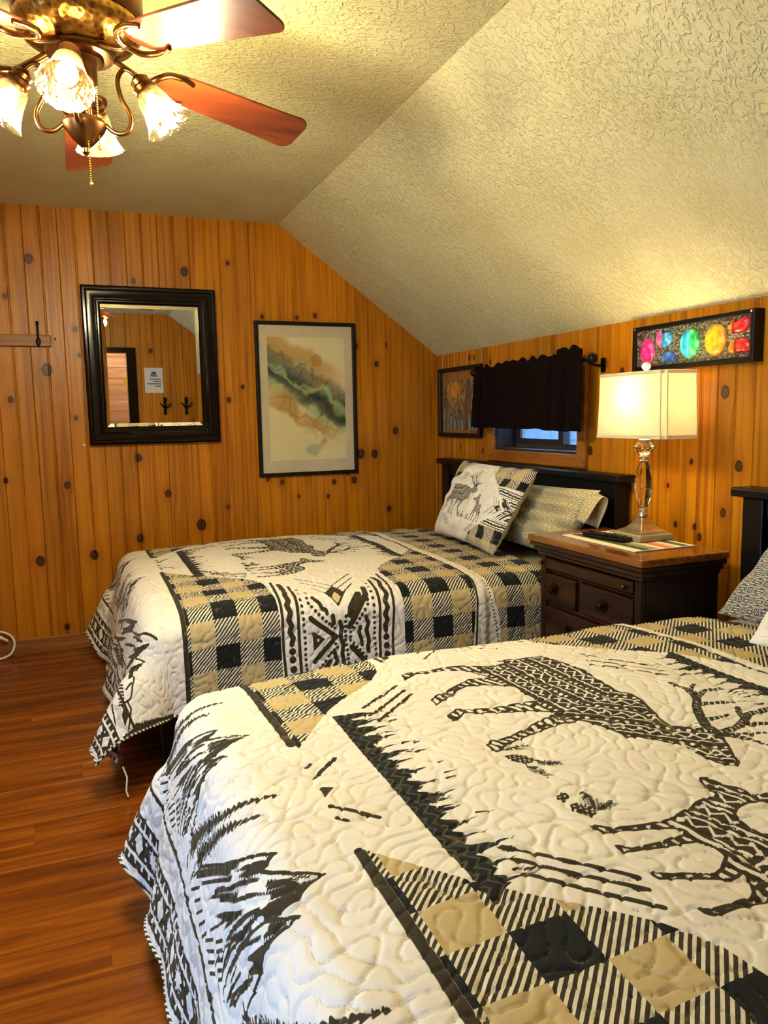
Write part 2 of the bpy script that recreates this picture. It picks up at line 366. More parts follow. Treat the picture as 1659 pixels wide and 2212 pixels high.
# window in the headboard wall
ALU = plain('bronze_aluminium', '#57504a', .45, .15)
JAMB = plain('dark_jamb', '#35241c', .6, .2)
win = struct(thing('window_1', (.0, -1.065, WZ0)), 'small sliding window with honey trim under the dark valance')
def miter(name, pts):
    return MB().loft([[(-.022, p, z) for p, z in pts], [(0, p, z) for p, z in pts]]).build(name, TRIMW, win, bev=.004)
t_ = .058; a0, a1, c0, c1 = WY0, WY1, WZ0, WZ1
miter('casing', [(a0, c0), (a1, c0), (a1+t_, c0-t_), (a0-t_, c0-t_)]); miter('casing', [(a0, c1), (a0-t_, c1+t_), (a1+t_, c1+t_), (a1, c1)])
miter('casing', [(a0, c0), (a0-t_, c0-t_), (a0-t_, c1+t_), (a0, c1)]); miter('casing', [(a1, c0), (a1, c1), (a1+t_, c1+t_), (a1+t_, c0-t_)])
MB().box((-.0, a0, c0-.0), (.165, a1, c0+.010)).build('sill', JAMB, win)
MB().box((0, a0, c0+.010), (.165, a0+.01, c1)).build('jamb', JAMB, win); MB().box((0, a1-.01, c0+.010), (.165, a1, c1)).build('jamb', JAMB, win); MB().box((0, a0, c1-.01), (.165, a1, c1)).build('jamb', JAMB, win)
sf = MB(); fx0, fx1 = .115, .150
sf.box((fx0, a0+.01, c0+.010), (fx1, a1-.01, c0+.035)).box((fx0, a0+.01, c1-.035), (fx1, a1-.01, c1-.01)).box((fx0, a1-.04, c0+.035), (fx1, a1-.01, c1-.035)).box((fx0, a0+.01, c0+.035), (fx1, a0+.035, c1-.035))
frm = sf.build('window_frame', ALU, win, bev=.002)
MB().box((fx0-.006, -1.145, c0+.035), (fx1, -1.105, c1-.035)).build('meeting_stile', ALU, win, bev=.002)
ss = MB().box((fx0-.004, -1.105, c0+.035), (fx0+.012, a1-.04, c0+.058)).box((fx0-.004, a1-.058, c0+.058), (fx0+.012, a1-.04, c1-.035)); ss.build('sash', ALU, win, bev=.002)
MB().box((.130, -1.105, c0+.058), (.133, a1-.058, c1-.035)).build('pane', PANE, win); MB().box((.136, a0+.035, c0+.035), (.139, -1.145, c1-.035)).build('pane', PANE, win)
# neighbouring house seen through the window: lap siding
SIDING = plain('blue_grey_siding', '#5b7690', .7, .08)
nb = struct(thing('neighbour_house', (2.6, 1.0, -1.2)), 'blue grey lap siding of the house outside the window')
for i in range(22):
    zc = -1.0+.16*i
    MB().loft([[(2.6, -4, zc), (2.72, -4, zc+.005), (2.72, -4, zc+.16), (2.625, -4, zc+.165)], [(2.6, 5, zc), (2.72, 5, zc+.005), (2.72, 5, zc+.16), (2.625, 5, zc+.165)]]).build('siding_board', SIDING, nb)
gr = struct(MB().box((.3, -30, -1.5), (30, 30, -1.2)).build('ground', plain('lawn', '#4c5a34', .9, .3, 4)), 'dim ground outside the window')
# window of the left wall
win2 = struct(thing('window_2', (XL, -3.45, VZ0)), 'window in the left wall that lets in the daylight')
b = MB()
for a, c in (((XL-.1, VY0, VZ0), (XL+.02, VY0+.05, VZ1)), ((XL-.1, VY1-.05, VZ0), (XL+.02, VY1, VZ1)), ((XL-.1, VY0+.05, VZ0), (XL+.02, VY1-.05, VZ0+.05)), ((XL-.1, VY0+.05, VZ1-.05), (XL+.02, VY1-.05, VZ1))): b.box(a, c)
b.build('window_frame', WHITEP, win2); MB().box((XL-.06, VY0+.05, VZ0+.05), (XL-.056, VY1-.05, VZ1-.05)).build('pane', PANE, win2)
# doorway in the front wall (seen in the mirror): black casing, black folding leaf with brass hinges, hall behind
BRASS = plain('brass', '#c9a240', .3, .1, metal=1.0)
dr = struct(thing('door_1', (DX1, YF, 0)), 'black cased doorway with brass hinges, seen in the mirror')
MB().box((DX1-.01, YF-.12, 0), (DX1+.095, YF+.025, DZ+.0)).build('casing', BLACKG, dr, bev=.006); MB().box((DX0-.095, YF-.12, 0), (DX0+.01, YF+.025, DZ)).build('casing', BLACKG, dr, bev=.006)
MB().box((DX0-.095, YF-.12, DZ), (DX1+.095, YF+.025, DZ+.06)).build('casing', BLACKG, dr, bev=.006)
lf = MB().box((-1.715, YF-.10, .01), (-1.675, YF-.06, DZ-.01)).build('door_leaf', BLACKG, dr, bev=.003)
for zz in (1.43, .35):
    MB().box((DX1-.05, YF-.035, zz), (DX1-.008, YF-.028, zz+.10)).build('hinge', BRASS, dr); MB().box((-1.73, YF-.058, zz), (-1.69, YF-.05, zz+.10)).build('hinge', BRASS, lf)
hb = thing('wall_hall', (-1.9, -6.5, 0)); struct(hb, 'pale horizontal pine boards of the hall beyond the doorway')
PALE = rect_wood('pale_pine_board', '#c08a58', '#d9a877', '#e6bb8c', 0, 1.0, .5)
for i in range(17): MB().box((-3.2, -6.5, .14*i), (-.6, -6.48, .14*i+.137)).build('plank', PALE, hb, bev=.003)
hw = MB(); hw.box((-3.25, -6.56, -.05), (-.55, -6.5, 2.45)).box((-3.25, -6.5, -.05), (-3.2, yk, 2.45)).box((-.6, -6.5, -.05), (-.55, yk, 2.45)).box((-3.2, -6.5, 2.4), (-.6, yk, 2.45)).box((-3.2, -6.5, -.05), (-.6, yk, -.0))
struct(hw.build('wall_hall_shell', PALE), 'plain shell of the hall beyond the doorway')
hl = bpy.data.lights.new('hall_light', 'POINT'); hl.energy = 16; hl.color = (1, .86, .66); hl.shadow_soft_size = .12
hlo = bpy.data.objects.new('hall_light', hl); COL.objects.link(hlo); hlo.location = (-1.7, -5.8, 2.15)

ART = json.loads("""{"deer":[[-1.032,0.456],[-1.072,0.475],[-1.107,0.491],[-1.149,0.487],[-1.132,0.471],[-1.151,0.46],[-1.183,0.458],[-1.217,0.473],[-1.239,0.49],[-1.278,0.497],[-1.331,0.496],[-1.358,0.501],[-1.372,0.514],[-1.397,0.499],[-1.401,0.469],[-1.385,0.474],[-1.363,0.485],[-1.333,0.474],[-1.291,0.47],[-1.263,0.454],[-1.248,0.428],[-1.237,0.399],[-1.227,0.381],[-1.244,0.382],[-1.279,0.388],[-1.31,0.372],[-1.351,0.35],[-1.387,0.335],[-1.408,0.316],[-1.408,0.284],[-1.382,0.3],[-1.338,0.332],[-1.297,0.349],[-1.269,0.338],[-1.239,0.322],[-1.208,0.301],[-1.214,0.256],[-1.21,0.207],[-1.233,0.213],[-1.27,0.219],[-1.32,0.224],[-1.352,0.237],[-1.381,0.251],[-1.414,0.228],[-1.414,0.197],[-1.391,0.211],[-1.375,0.222],[-1.342,0.207],[-1.303,0.186],[-1.26,0.17],[-1.23,0.145],[-1.217,0.135],[-1.257,0.124],[-1.301,0.11],[-1.339,0.094],[-1.375,0.083],[-1.395,0.085],[-1.416,0.065],[-1.417,0.026],[-1.407,0.029],[-1.383,0.049],[-1.354,0.062],[-1.304,0.076],[-1.268,0.081],[-1.236,0.083],[-1.205,0.082],[-1.194,0.066],[-1.182,0.036],[-1.174,0.004],[-1.168,-0.021],[-1.15,-0.028],[-1.141,-0.041],[-1.127,-0.049],[-1.119,-0.063],[-1.103,-0.075],[-1.103,-0.103],[-1.099,-0.135],[-1.097,-0.159],[-1.083,-0.177],[-1.068,-0.181],[-1.055,-0.171],[-1.044,-0.148],[-1.023,-0.118],[-1.009,-0.094],[-0.994,-0.074],[-0.991,-0.06],[-1.014,-0.05],[-1.003,-0.033],[-0.996,-0.011],[-1.012,-0.01],[-1.029,-0.019],[-1.041,-0.005],[-1.043,0.024],[-1.033,0.067],[-1.016,0.117],[-1.014,0.154],[-1.028,0.178],[-1.024,0.221],[-1.019,0.267],[-1.011,0.316],[-1.012,0.34],[-1.023,0.394]],"antler":[[9,5,[[-0.999,-0.062],[-0.99,-0.027],[-0.968,0.009],[-0.942,0.046],[-0.915,0.072],[-0.902,0.1],[-0.896,0.125],[-0.898,0.147],[-0.901,0.164]]],[5,4,[[-0.897,0.098],[-0.884,0.123],[-0.859,0.138]]],[6,4,[[-0.91,0.077],[-0.868,0.099],[-0.829,0.097]]],[7,3,[[-0.929,0.052],[-0.901,0.041],[-0.858,0.032],[-0.822,0.014]]],[7,4,[[-0.972,-0.007],[-0.95,-0.013],[-0.919,-0.012]]],[8,6,[[-0.995,-0.063],[-0.967,-0.064],[-0.94,-0.06],[-0.916,-0.048],[-0.883,-0.028],[-0.86,-0.026],[-0.824,-0.024],[-0.797,-0.033]]],[7,5,[[-0.901,-0.037],[-0.89,-0.013],[-0.876,0.005]]],[6,4,[[-0.918,-0.058],[-0.892,-0.069],[-0.861,-0.078]]],[5,3,[[-0.992,-0.077],[-0.967,-0.085],[-0.917,-0.106],[-0.894,-0.122]]],[7,3,[[-0.992,-0.08],[-0.973,-0.104],[-0.965,-0.122],[-0.96,-0.145],[-0.955,-0.16]]]],"foal":[[-1.165,-0.19],[-1.153,-0.193],[-1.148,-0.209],[-1.144,-0.227],[-1.132,-0.238],[-1.128,-0.259],[-1.112,-0.267],[-1.102,-0.27],[-1.093,-0.284],[-1.094,-0.303],[-1.11,-0.299],[-1.129,-0.292],[-1.142,-0.285],[-1.161,-0.285],[-1.185,-0.29],[-1.202,-0.301],[-1.21,-0.318],[-1.212,-0.336],[-1.211,-0.355],[-1.204,-0.358],[-1.2,-0.38],[-1.214,-0.406],[-1.24,-0.431],[-1.275,-0.455],[-1.302,-0.463],[-1.326,-0.465],[-1.348,-0.462],[-1.37,-0.461],[-1.389,-0.462],[-1.406,-0.461],[-1.413,-0.454],[-1.416,-0.44],[-1.407,-0.441],[-1.395,-0.448],[-1.372,-0.449],[-1.352,-0.448],[-1.337,-0.449],[-1.328,-0.444],[-1.32,-0.434],[-1.313,-0.422],[-1.304,-0.411],[-1.32,-0.417],[-1.333,-0.418],[-1.351,-0.41],[-1.378,-0.399],[-1.405,-0.388],[-1.419,-0.384],[-1.422,-0.374],[-1.42,-0.365],[-1.413,-0.364],[-1.407,-0.37],[-1.395,-0.377],[-1.38,-0.381],[-1.358,-0.391],[-1.341,-0.397],[-1.327,-0.392],[-1.301,-0.374],[-1.3,-0.366],[-1.3,-0.35],[-1.307,-0.338],[-1.334,-0.333],[-1.371,-0.33],[-1.395,-0.325],[-1.409,-0.324],[-1.421,-0.32],[-1.424,-0.309],[-1.422,-0.298],[-1.412,-0.304],[-1.404,-0.314],[-1.378,-0.315],[-1.355,-0.316],[-1.34,-0.313],[-1.32,-0.313],[-1.307,-0.308],[-1.31,-0.301],[-1.334,-0.292],[-1.36,-0.284],[-1.394,-0.275],[-1.408,-0.272],[-1.416,-0.265],[-1.42,-0.252],[-1.42,-0.241],[-1.413,-0.243],[-1.401,-0.256],[-1.376,-0.266],[-1.349,-0.271],[-1.321,-0.273],[-1.302,-0.273],[-1.276,-0.265],[-1.257,-0.259],[-1.229,-0.249],[-1.202,-0.244],[-1.184,-0.243],[-1.18,-0.229],[-1.176,-0.211],[-1.174,-0.199]],"strokes":[[[-1.555,0.329],[-1.497,0.381],[-1.436,0.435]],[[-1.557,0.286],[-1.496,0.337],[-1.432,0.399]],[[-1.55,0.255],[-1.49,0.309],[-1.426,0.37]],[[-1.558,-0.229],[-1.497,-0.304],[-1.439,-0.369]],[[-1.564,-0.258],[-1.504,-0.331],[-1.444,-0.393]],[[-1.565,-0.296],[-1.508,-0.364],[-1.449,-0.426]],[[-1.732,0.09],[-1.679,0.142]],[[-1.736,-0.01],[-1.706,-0.043],[-1.68,-0.076]],[[-1.737,-0.048],[-1.726,-0.062]],[[-1.734,0.13],[-1.724,0.14]],[[-0.946,0.421],[-0.902,0.342],[-0.848,0.278]],[[-0.966,0.371],[-0.908,0.305],[-0.855,0.236]],[[-0.977,0.341],[-0.918,0.273],[-0.869,0.208]]],"tri":[[-1.735,0.057],[-1.712,0.044],[-1.735,0.021]],"arc":[[-1.634,-0.287],[-1.58,-0.316],[-1.559,-0.379],[-1.505,-0.402],[-1.48,-0.438],[-1.442,-0.475]],"coneA":[[-1.413,0.012],[-1.397,0.014],[-1.377,0.006],[-1.367,-0.011],[-1.369,-0.025],[-1.383,-0.035],[-1.401,-0.031],[-1.411,-0.012]],"needle":[[[-1.408,0.03],[-1.378,0.038],[-1.348,0.034]],[[-1.373,-0.023],[-1.362,-0.041],[-1.339,-0.054]],[[-1.395,-0.034],[-1.391,-0.057],[-1.385,-0.087]],[[-1.386,-0.21],[-1.374,-0.186],[-1.369,-0.159]],[[-1.388,-0.216],[-1.367,-0.208],[-1.35,-0.205]]],"coneB":[[-1.411,-0.182],[-1.398,-0.182],[-1.39,-0.193],[-1.384,-0.207],[-1.391,-0.222],[-1.403,-0.225],[-1.413,-0.213],[-1.416,-0.195]],"coneC":[[-1.411,-0.146],[-1.394,-0.143],[-1.395,-0.163],[-1.414,-0.174],[-1.419,-0.162]],"mpoly":[[[-1.838,-0.086],[-1.859,-0.1],[-1.877,-0.079],[-1.896,-0.044],[-1.873,-0.068],[-1.9,-0.023],[-1.873,-0.055],[-1.853,-0.079]],[[-1.795,-0.166],[-1.818,-0.177],[-1.837,-0.193],[-1.858,-0.191],[-1.884,-0.177],[-1.922,-0.145],[-1.967,-0.112],[-2.004,-0.085],[-2.032,-0.071],[-1.988,-0.087],[-1.939,-0.12],[-1.894,-0.162],[-1.873,-0.172],[-1.895,-0.143],[-1.865,-0.161],[-1.847,-0.166],[-1.877,-0.127],[-1.846,-0.154],[-1.818,-0.166]],[[-1.843,-0.221],[-1.859,-0.223],[-1.879,-0.216],[-1.901,-0.211],[-1.92,-0.211],[-1.962,-0.157],[-1.919,-0.189],[-1.952,-0.139],[-1.904,-0.188],[-1.876,-0.209],[-1.859,-0.214]],[[-2.034,0.139],[-1.994,0.086],[-1.891,-0.08],[-1.92,-0.042],[-1.975,0.044]],[[-1.946,-0.016],[-1.886,-0.101],[-1.862,-0.141],[-1.883,-0.118],[-1.91,-0.076]],[[-2.02,0.068],[-1.962,-0.012],[-1.894,-0.118],[-1.926,-0.086],[-1.995,-0.013],[-1.959,-0.04]]],"mstroke":[[3,[[-2.051,0.241],[-2.005,0.193],[-1.935,0.07],[-1.882,-0.027],[-1.838,-0.085]]],[3,[[-1.859,-0.098],[-1.85,-0.116],[-1.823,-0.147],[-1.795,-0.166]]],[3,[[-1.882,-0.173],[-1.861,-0.199],[-1.843,-0.221]]],[3,[[-1.901,-0.211],[-1.924,-0.213],[-1.969,-0.196],[-1.999,-0.185]]],[2.5,[[-2.004,-0.177],[-1.987,-0.217]]],[2.5,[[-1.99,-0.168],[-1.995,-0.188]]],[2,[[-1.971,0.064],[-1.934,0.007]]],[2,[[-1.947,0.071],[-1.885,-0.034]]],[2,[[-1.859,-0.122],[-1.849,-0.133]]],[2,[[-1.835,-0.147],[-1.816,-0.161]]],[2,[[-1.862,-0.125],[-1.846,-0.144]]],[2.5,[[-1.986,-0.044],[-1.943,-0.097],[-1.901,-0.151]]],[2.5,[[-1.953,-0.116],[-1.924,-0.147],[-1.893,-0.184]]],[2,[[-1.978,-0.106],[-1.949,-0.126]]],[2.5,[[-2.004,-0.085],[-2.043,-0.072],[-2.058,-0.076]]],[2.5,[[-1.975,-0.117],[-2.01,-0.102]]],[2,[[-2.06,-0.056],[-2.059,-0.04]]],[3,[[-2.071,0.238],[-2.041,0.191]]],[3,[[-2.075,0.207],[-2.047,0.166]]],[3,[[-2.079,0.178],[-2.052,0.141]]],[3,[[-2.082,0.148],[-2.056,0.115]]],[3,[[-2.083,0.116],[-2.059,0.088]]],[3,[[-2.071,0.086],[-2.037,0.035]]],[3,[[-2.075,0.064],[-2.046,0.019]]],[3,[[-2.078,0.041],[-2.054,0.004]]],[3,[[-2.081,0.018],[-2.062,-0.011]]],[3,[[-2.027,0.013],[-2.0,-0.024]]],[3,[[-2.034,0.0],[-2.01,-0.032]]],[3,[[-2.04,-0.012],[-2.02,-0.04]]],[3,[[-2.047,-0.025],[-2.03,-0.048]]],[3,[[-2.053,-0.037],[-2.04,-0.055]]],[2.6,[[-2.04,0.064],[-2.01,0.027]]],[2.6,[[-2.026,0.046],[-1.998,0.012]]],[2.6,[[-2.012,0.029],[-1.986,-0.003]]],[2.6,[[-2.0,0.014],[-1.974,-0.016]]],[2.6,[[-1.988,-0.001],[-1.963,-0.029]]],[2.6,[[-1.976,-0.015],[-1.952,-0.042]]],[2.6,[[-1.965,-0.028],[-1.942,-0.055]]],[2.6,[[-1.954,-0.041],[-1.931,-0.067]]],[2.6,[[-1.993,-0.049],[-1.966,-0.079]]],[2.6,[[-1.973,-0.069],[-1.947,-0.098]]],[2.6,[[-1.953,-0.088],[-1.928,-0.117]]],[2.6,[[-1.934,-0.107],[-1.91,-0.135]]],[2.6,[[-1.916,-0.125],[-1.897,-0.146]]],[2.6,[[-1.901,-0.139],[-1.886,-0.153]]],[2.6,[[-1.889,-0.147],[-1.876,-0.158]]],[2.6,[[-1.878,-0.169],[-1.867,-0.177]]],[2.6,[[-1.874,-0.169],[-1.864,-0.177]]],[2.6,[[-1.87,-0.17],[-1.86,-0.177]]],[2.6,[[-1.866,-0.17],[-1.856,-0.176]]],[2.6,[[-1.863,-0.169],[-1.853,-0.175]]],[2.6,[[-1.859,-0.169],[-1.849,-0.174]]],[2.6,[[-2.032,-0.103],[-1.999,-0.138]]],[2.6,[[-2.041,-0.109],[-2.007,-0.143]]],[3.2,[[-2.02,0.203],[-1.941,0.067],[-1.888,-0.028]]],[3.2,[[-2.034,0.213],[-1.96,0.089],[-1.902,-0.012]]],[3.2,[[-2.028,0.18],[-1.947,0.046],[-1.903,-0.027]]],[3.2,[[-1.982,0.075],[-1.911,-0.036],[-1.868,-0.102]]],[3.2,[[-1.97,0.03],[-1.905,-0.07]]],[3.2,[[-1.855,-0.131],[-1.836,-0.151]]],[3.2,[[-1.86,-0.135],[-1.832,-0.159]]],[3.2,[[-1.829,-0.167],[-1.846,-0.163],[-1.862,-0.153]]],[3.2,[[-1.835,-0.178],[-1.852,-0.173],[-1.869,-0.16]]],[3.2,[[-1.881,-0.148],[-1.916,-0.106],[-1.957,-0.066]]],[3.2,[[-1.891,-0.136],[-1.934,-0.092],[-1.974,-0.05]]],[3.2,[[-1.845,-0.181],[-1.862,-0.173]]],[3.2,[[-1.925,-0.124],[-1.978,-0.08],[-2.013,-0.064]]],[3.2,[[-1.914,-0.153],[-1.963,-0.11],[-2.005,-0.092]]],[3.2,[[-1.868,-0.208],[-1.887,-0.193]]],[3.2,[[-1.861,-0.209],[-1.877,-0.192]]],[3.2,[[-1.887,-0.213],[-1.912,-0.196]]],[3.2,[[-1.941,-0.19],[-1.991,-0.151],[-2.021,-0.134]]],[3.2,[[-1.954,-0.175],[-2.001,-0.133],[-2.042,-0.11]]],[3.2,[[-1.971,-0.139],[-2.018,-0.107],[-2.042,-0.098]]],[3.2,[[-2.02,-0.016],[-2.051,-0.007]]],[3.2,[[-1.996,-0.044],[-2.025,-0.036]]],[3.2,[[-1.969,-0.075],[-2.014,-0.053],[-2.04,-0.055]]]],"tree":[[[-1.795,0.063],[-1.831,0.071],[-1.879,0.107],[-1.951,0.213],[-1.999,0.269],[-2.046,0.307],[-2.07,0.299]],[[-1.831,0.018],[-1.868,0.054],[-1.925,0.126],[-1.991,0.208],[-2.026,0.238],[-2.074,0.26]]],"pline":[[11,[[-1.392,-0.563],[-1.406,-0.736],[-1.408,-0.814],[-1.41,-0.906],[-1.405,-1.013],[-1.405,-1.042]]],[20,[[-1.371,-0.6],[-1.371,-0.688],[-1.379,-0.727],[-1.375,-0.751],[-1.386,-0.767],[-1.377,-0.79],[-1.386,-0.809],[-1.377,-0.83],[-1.385,-0.849],[-1.374,-0.871],[-1.38,-0.893]]],[12,[[-1.344,-0.635],[-1.347,-0.734],[-1.352,-0.806],[-1.353,-0.886],[-1.351,-1.017],[-1.351,-1.051]]],[12,[[-1.031,-0.635],[-1.041,-0.73],[-1.046,-0.788],[-1.052,-0.886],[-1.053,-1.025],[-1.053,-1.065]]],[19,[[-1.007,-0.619],[-1.0,-0.669],[-1.016,-0.728],[-1.009,-0.762],[-1.023,-0.784],[-1.017,-0.803],[-1.029,-0.822],[-1.02,-0.844],[-1.03,-0.86],[-1.027,-0.882]]],[11,[[-0.976,-0.579],[-0.98,-0.697],[-0.989,-0.769],[-1.001,-0.893],[-1.002,-1.022],[-1.001,-1.066]]],[6,[[-1.295,-0.53],[-1.181,-0.659]]],[6,[[-1.284,-0.594],[-1.208,-0.686]]],[6,[[-1.266,-0.667],[-1.233,-0.73],[-1.202,-0.781]]],[6,[[-1.187,-0.66],[-1.075,-0.544]]],[6,[[-1.175,-0.695],[-1.084,-0.596]]],[7,[[-1.202,-0.781],[-1.162,-0.733],[-1.108,-0.662]]],[15,[[-1.287,-0.746],[-1.269,-0.768],[-1.262,-0.787],[-1.249,-0.792],[-1.247,-0.802]]],[19,[[-1.308,-0.812],[-1.218,-0.882],[-1.301,-0.963]]],[17,[[-1.202,-0.83],[-1.196,-0.855],[-1.202,-0.882],[-1.193,-0.914],[-1.198,-0.945],[-1.192,-0.977],[-1.197,-1.001],[-1.194,-1.02],[-1.194,-1.054]]],[17,[[-1.227,-0.811],[-1.225,-0.833]]],[26,[[-1.116,-0.749],[-1.157,-0.794],[-1.161,-0.81]]],[22,[[-1.085,-0.718],[-1.089,-0.755],[-1.142,-0.812],[-1.167,-0.851]]],[17,[[-1.103,-0.823],[-1.096,-0.845],[-1.104,-0.872],[-1.098,-0.894],[-1.095,-0.915],[-1.101,-0.929],[-1.098,-0.95]]],[15,[[-1.126,-0.856],[-1.132,-0.876],[-1.124,-0.901],[-1.121,-0.923]]],[20,[[-1.161,-0.926],[-1.088,-1.013]]],[16,[[-1.225,-0.941],[-1.223,-0.955],[-1.217,-0.97],[-1.23,-0.989],[-1.24,-1.016]]],[17,[[-1.243,-0.967],[-1.257,-0.986],[-1.264,-0.998],[-1.279,-1.019]]]],"ppoly":[[[-1.233,-0.73],[-1.188,-0.663],[-1.161,-0.725],[-1.183,-0.752],[-1.198,-0.726],[-1.22,-0.757]],[[-1.154,-0.97],[-1.114,-1.023],[-1.156,-1.021]]],"ptri":[[[-1.305,-0.854],[-1.259,-0.886],[-1.303,-0.927]],[[-1.29,-0.879],[-1.278,-0.887],[-1.288,-0.898]]],"ptan":[[-1.22,-0.757],[-1.198,-0.726],[-1.182,-0.754],[-1.202,-0.781]],"dots":[[-1.325,-0.68],[-1.328,-0.718],[-1.332,-0.75],[-1.333,-0.773],[-1.334,-0.793],[-1.334,-0.812],[-1.334,-0.83],[-1.332,-0.853],[-1.332,-0.875],[-1.332,-0.894],[-1.332,-0.915],[-1.333,-0.934],[-1.332,-0.952],[-1.332,-0.971],[-1.331,-0.986],[-1.331,-1.008],[-1.055,-0.678],[-1.06,-0.715],[-1.064,-0.745],[-1.067,-0.77],[-1.069,-0.792],[-1.07,-0.812],[-1.072,-0.829],[-1.072,-0.847],[-1.072,-0.867],[-1.073,-0.885],[-1.073,-0.905],[-1.072,-0.925],[-1.07,-0.946],[-1.069,-0.966],[-1.07,-0.988],[-1.073,-1.005],[-1.302,-0.715],[-1.308,-0.746],[-1.308,-0.766],[-1.299,-0.778],[-1.288,-0.792],[-1.277,-0.803],[-1.265,-0.814],[-1.253,-0.825],[-1.241,-0.834],[-1.232,-0.844],[-1.221,-0.852],[-1.179,-0.815],[-1.181,-0.832],[-1.181,-0.849],[-1.183,-0.867],[-1.183,-0.883],[-1.183,-0.899],[-1.181,-0.917],[-1.179,-0.935],[-1.177,-0.952],[-1.175,-0.969],[-1.174,-0.984],[-1.174,-1.0],[-1.175,-1.014],[-1.087,-0.772],[-1.091,-0.787],[-1.105,-0.802],[-1.117,-0.815],[-1.128,-0.827],[-1.139,-0.842],[-1.151,-0.857],[-1.163,-0.872],[-1.164,-0.888],[-1.165,-0.901],[-1.153,-0.914],[-1.142,-0.928],[-1.13,-0.94],[-1.12,-0.953],[-1.108,-0.969],[-1.094,-0.986],[-1.221,-0.908],[-1.215,-0.921],[-1.228,-0.929],[-1.239,-0.939],[-1.249,-0.949],[-1.261,-0.965],[-1.272,-0.978],[-1.282,-0.99],[-1.293,-1.001],[-1.304,-1.014],[-1.217,-1.0],[-1.215,-1.016]],"big":[[-1.379,-0.918],[-1.379,-0.947],[-1.378,-0.98],[-1.378,-1.008],[-1.027,-0.906],[-1.027,-0.938],[-1.026,-0.971],[-1.028,-1.007]],"cpoly":[[[-2.02,-0.07],[-1.948,-0.34],[-1.881,-0.579],[-1.924,-0.532],[-1.912,-0.598],[-1.996,-0.334],[-2.062,-0.07],[-2.002,-0.286],[-2.026,-0.13],[-1.966,-0.358],[-1.924,-0.466]],[[-1.827,-0.794],[-1.872,-0.784],[-1.905,-0.782],[-1.945,-0.774],[-1.984,-0.67],[-2.038,-0.592],[-2.116,-0.442],[-2.164,-0.364],[-2.134,-0.388],[-2.05,-0.544],[-1.996,-0.616],[-2.038,-0.496],[-1.96,-0.658],[-1.954,-0.622],[-1.904,-0.752],[-1.857,-0.785]],[[-1.921,-0.826],[-1.953,-0.828],[-1.989,-0.828],[-2.005,-0.86],[-2.036,-0.866],[-2.008,-0.814],[-2.056,-0.592],[-1.979,-0.797],[-1.944,-0.819]],[[-2.146,0.212],[-2.05,-0.172],[-1.984,-0.442],[-2.062,-0.196],[-2.098,-0.028]],[[-2.056,-0.088],[-1.996,-0.292],[-1.978,-0.388],[-2.026,-0.244]],[[-2.032,-0.34],[-1.948,-0.61],[-1.918,-0.7],[-1.972,-0.574],[-2.02,-0.412]]],"cstroke":[[[-2.032,0.002],[-1.996,-0.124],[-1.876,-0.598]],[[-1.924,-0.562],[-1.876,-0.718],[-1.827,-0.793]],[[-1.948,-0.773],[-1.921,-0.825]],[[-2.003,-0.863],[-2.029,-0.914],[-2.05,-0.937],[-2.07,-0.942],[-2.068,-0.974],[-2.083,-0.994],[-2.114,-1.035]],[[-2.063,-0.938],[-2.1,-0.94],[-2.098,-0.956]],[[-2.164,0.26],[-2.17,0.2],[-2.098,-0.124]],[[-2.136,-0.895],[-2.152,-0.957],[-2.17,-1.016],[-2.171,-1.07]],[[-2.052,-0.896],[-2.024,-0.887]],[[-1.912,-0.652],[-1.883,-0.729]],[[-1.906,-0.682],[-1.88,-0.753]],[[-1.936,-0.574],[-1.9,-0.67]],[[-2.182,-0.358],[-2.164,-0.388]],[[-2.14,-0.022],[-2.11,-0.112]],[[-2.14,-0.052],[-2.11,-0.142]],[[-2.14,-0.082],[-2.116,-0.166]],[[-2.146,-0.106],[-2.116,-0.208]],[[-2.152,-0.124],[-2.11,-0.262]],[[-2.152,-0.154],[-2.11,-0.298]],[[-2.152,-0.19],[-2.116,-0.316]],[[-2.098,-0.16],[-2.056,-0.34]],[[-2.104,-0.184],[-2.062,-0.346]],[[-2.11,-0.208],[-2.074,-0.352]],[[-2.11,-0.25],[-2.086,-0.352]],[[-2.11,-0.28],[-2.092,-0.364]],[[-2.116,-0.304],[-2.104,-0.364]],[[-2.122,-0.322],[-2.116,-0.364]],[[-2.074,-0.832],[-2.056,-0.865]],[[-2.084,-0.846],[-2.061,-0.881]],[[-2.088,-0.871],[-2.067,-0.896]],[[-2.093,-0.89],[-2.073,-0.908]],[[-2.099,-0.905],[-2.079,-0.92]],[[-2.105,-0.919],[-2.084,-0.932]],[[-2.111,-0.931],[-2.09,-0.943]],[[-2.096,-0.958],[-2.116,-0.976]],[[-2.096,-0.966],[-2.118,-0.985]],[[-2.096,-0.975],[-2.119,-0.994]],[[-2.097,-0.983],[-2.12,-1.002]],[[-2.097,-0.991],[-2.121,-1.011]],[[-1.929,-0.756],[-1.911,-0.777]],[[-1.916,-0.764],[-1.899,-0.781]],[[-1.904,-0.769],[-1.887,-0.784]],[[-1.891,-0.774],[-1.875,-0.786]],[[-1.879,-0.777],[-1.863,-0.787]],[[-1.989,-0.828],[-1.973,-0.838]],[[-1.977,-0.822],[-1.961,-0.833]],[[-1.965,-0.818],[-1.949,-0.829]],[[-1.953,-0.815],[-1.937,-0.826]]],"ctree":[[[-1.814,-1.053],[-1.91,-1.049],[-1.977,-1.046],[-2.034,-1.045],[-2.077,-1.047]],[[-1.836,-1.062],[-1.931,-1.063],[-1.996,-1.062],[-2.052,-1.06],[-2.084,-1.056]],[[-2.075,-1.05],[-2.103,-1.047],[-2.147,-1.055]]]}""")
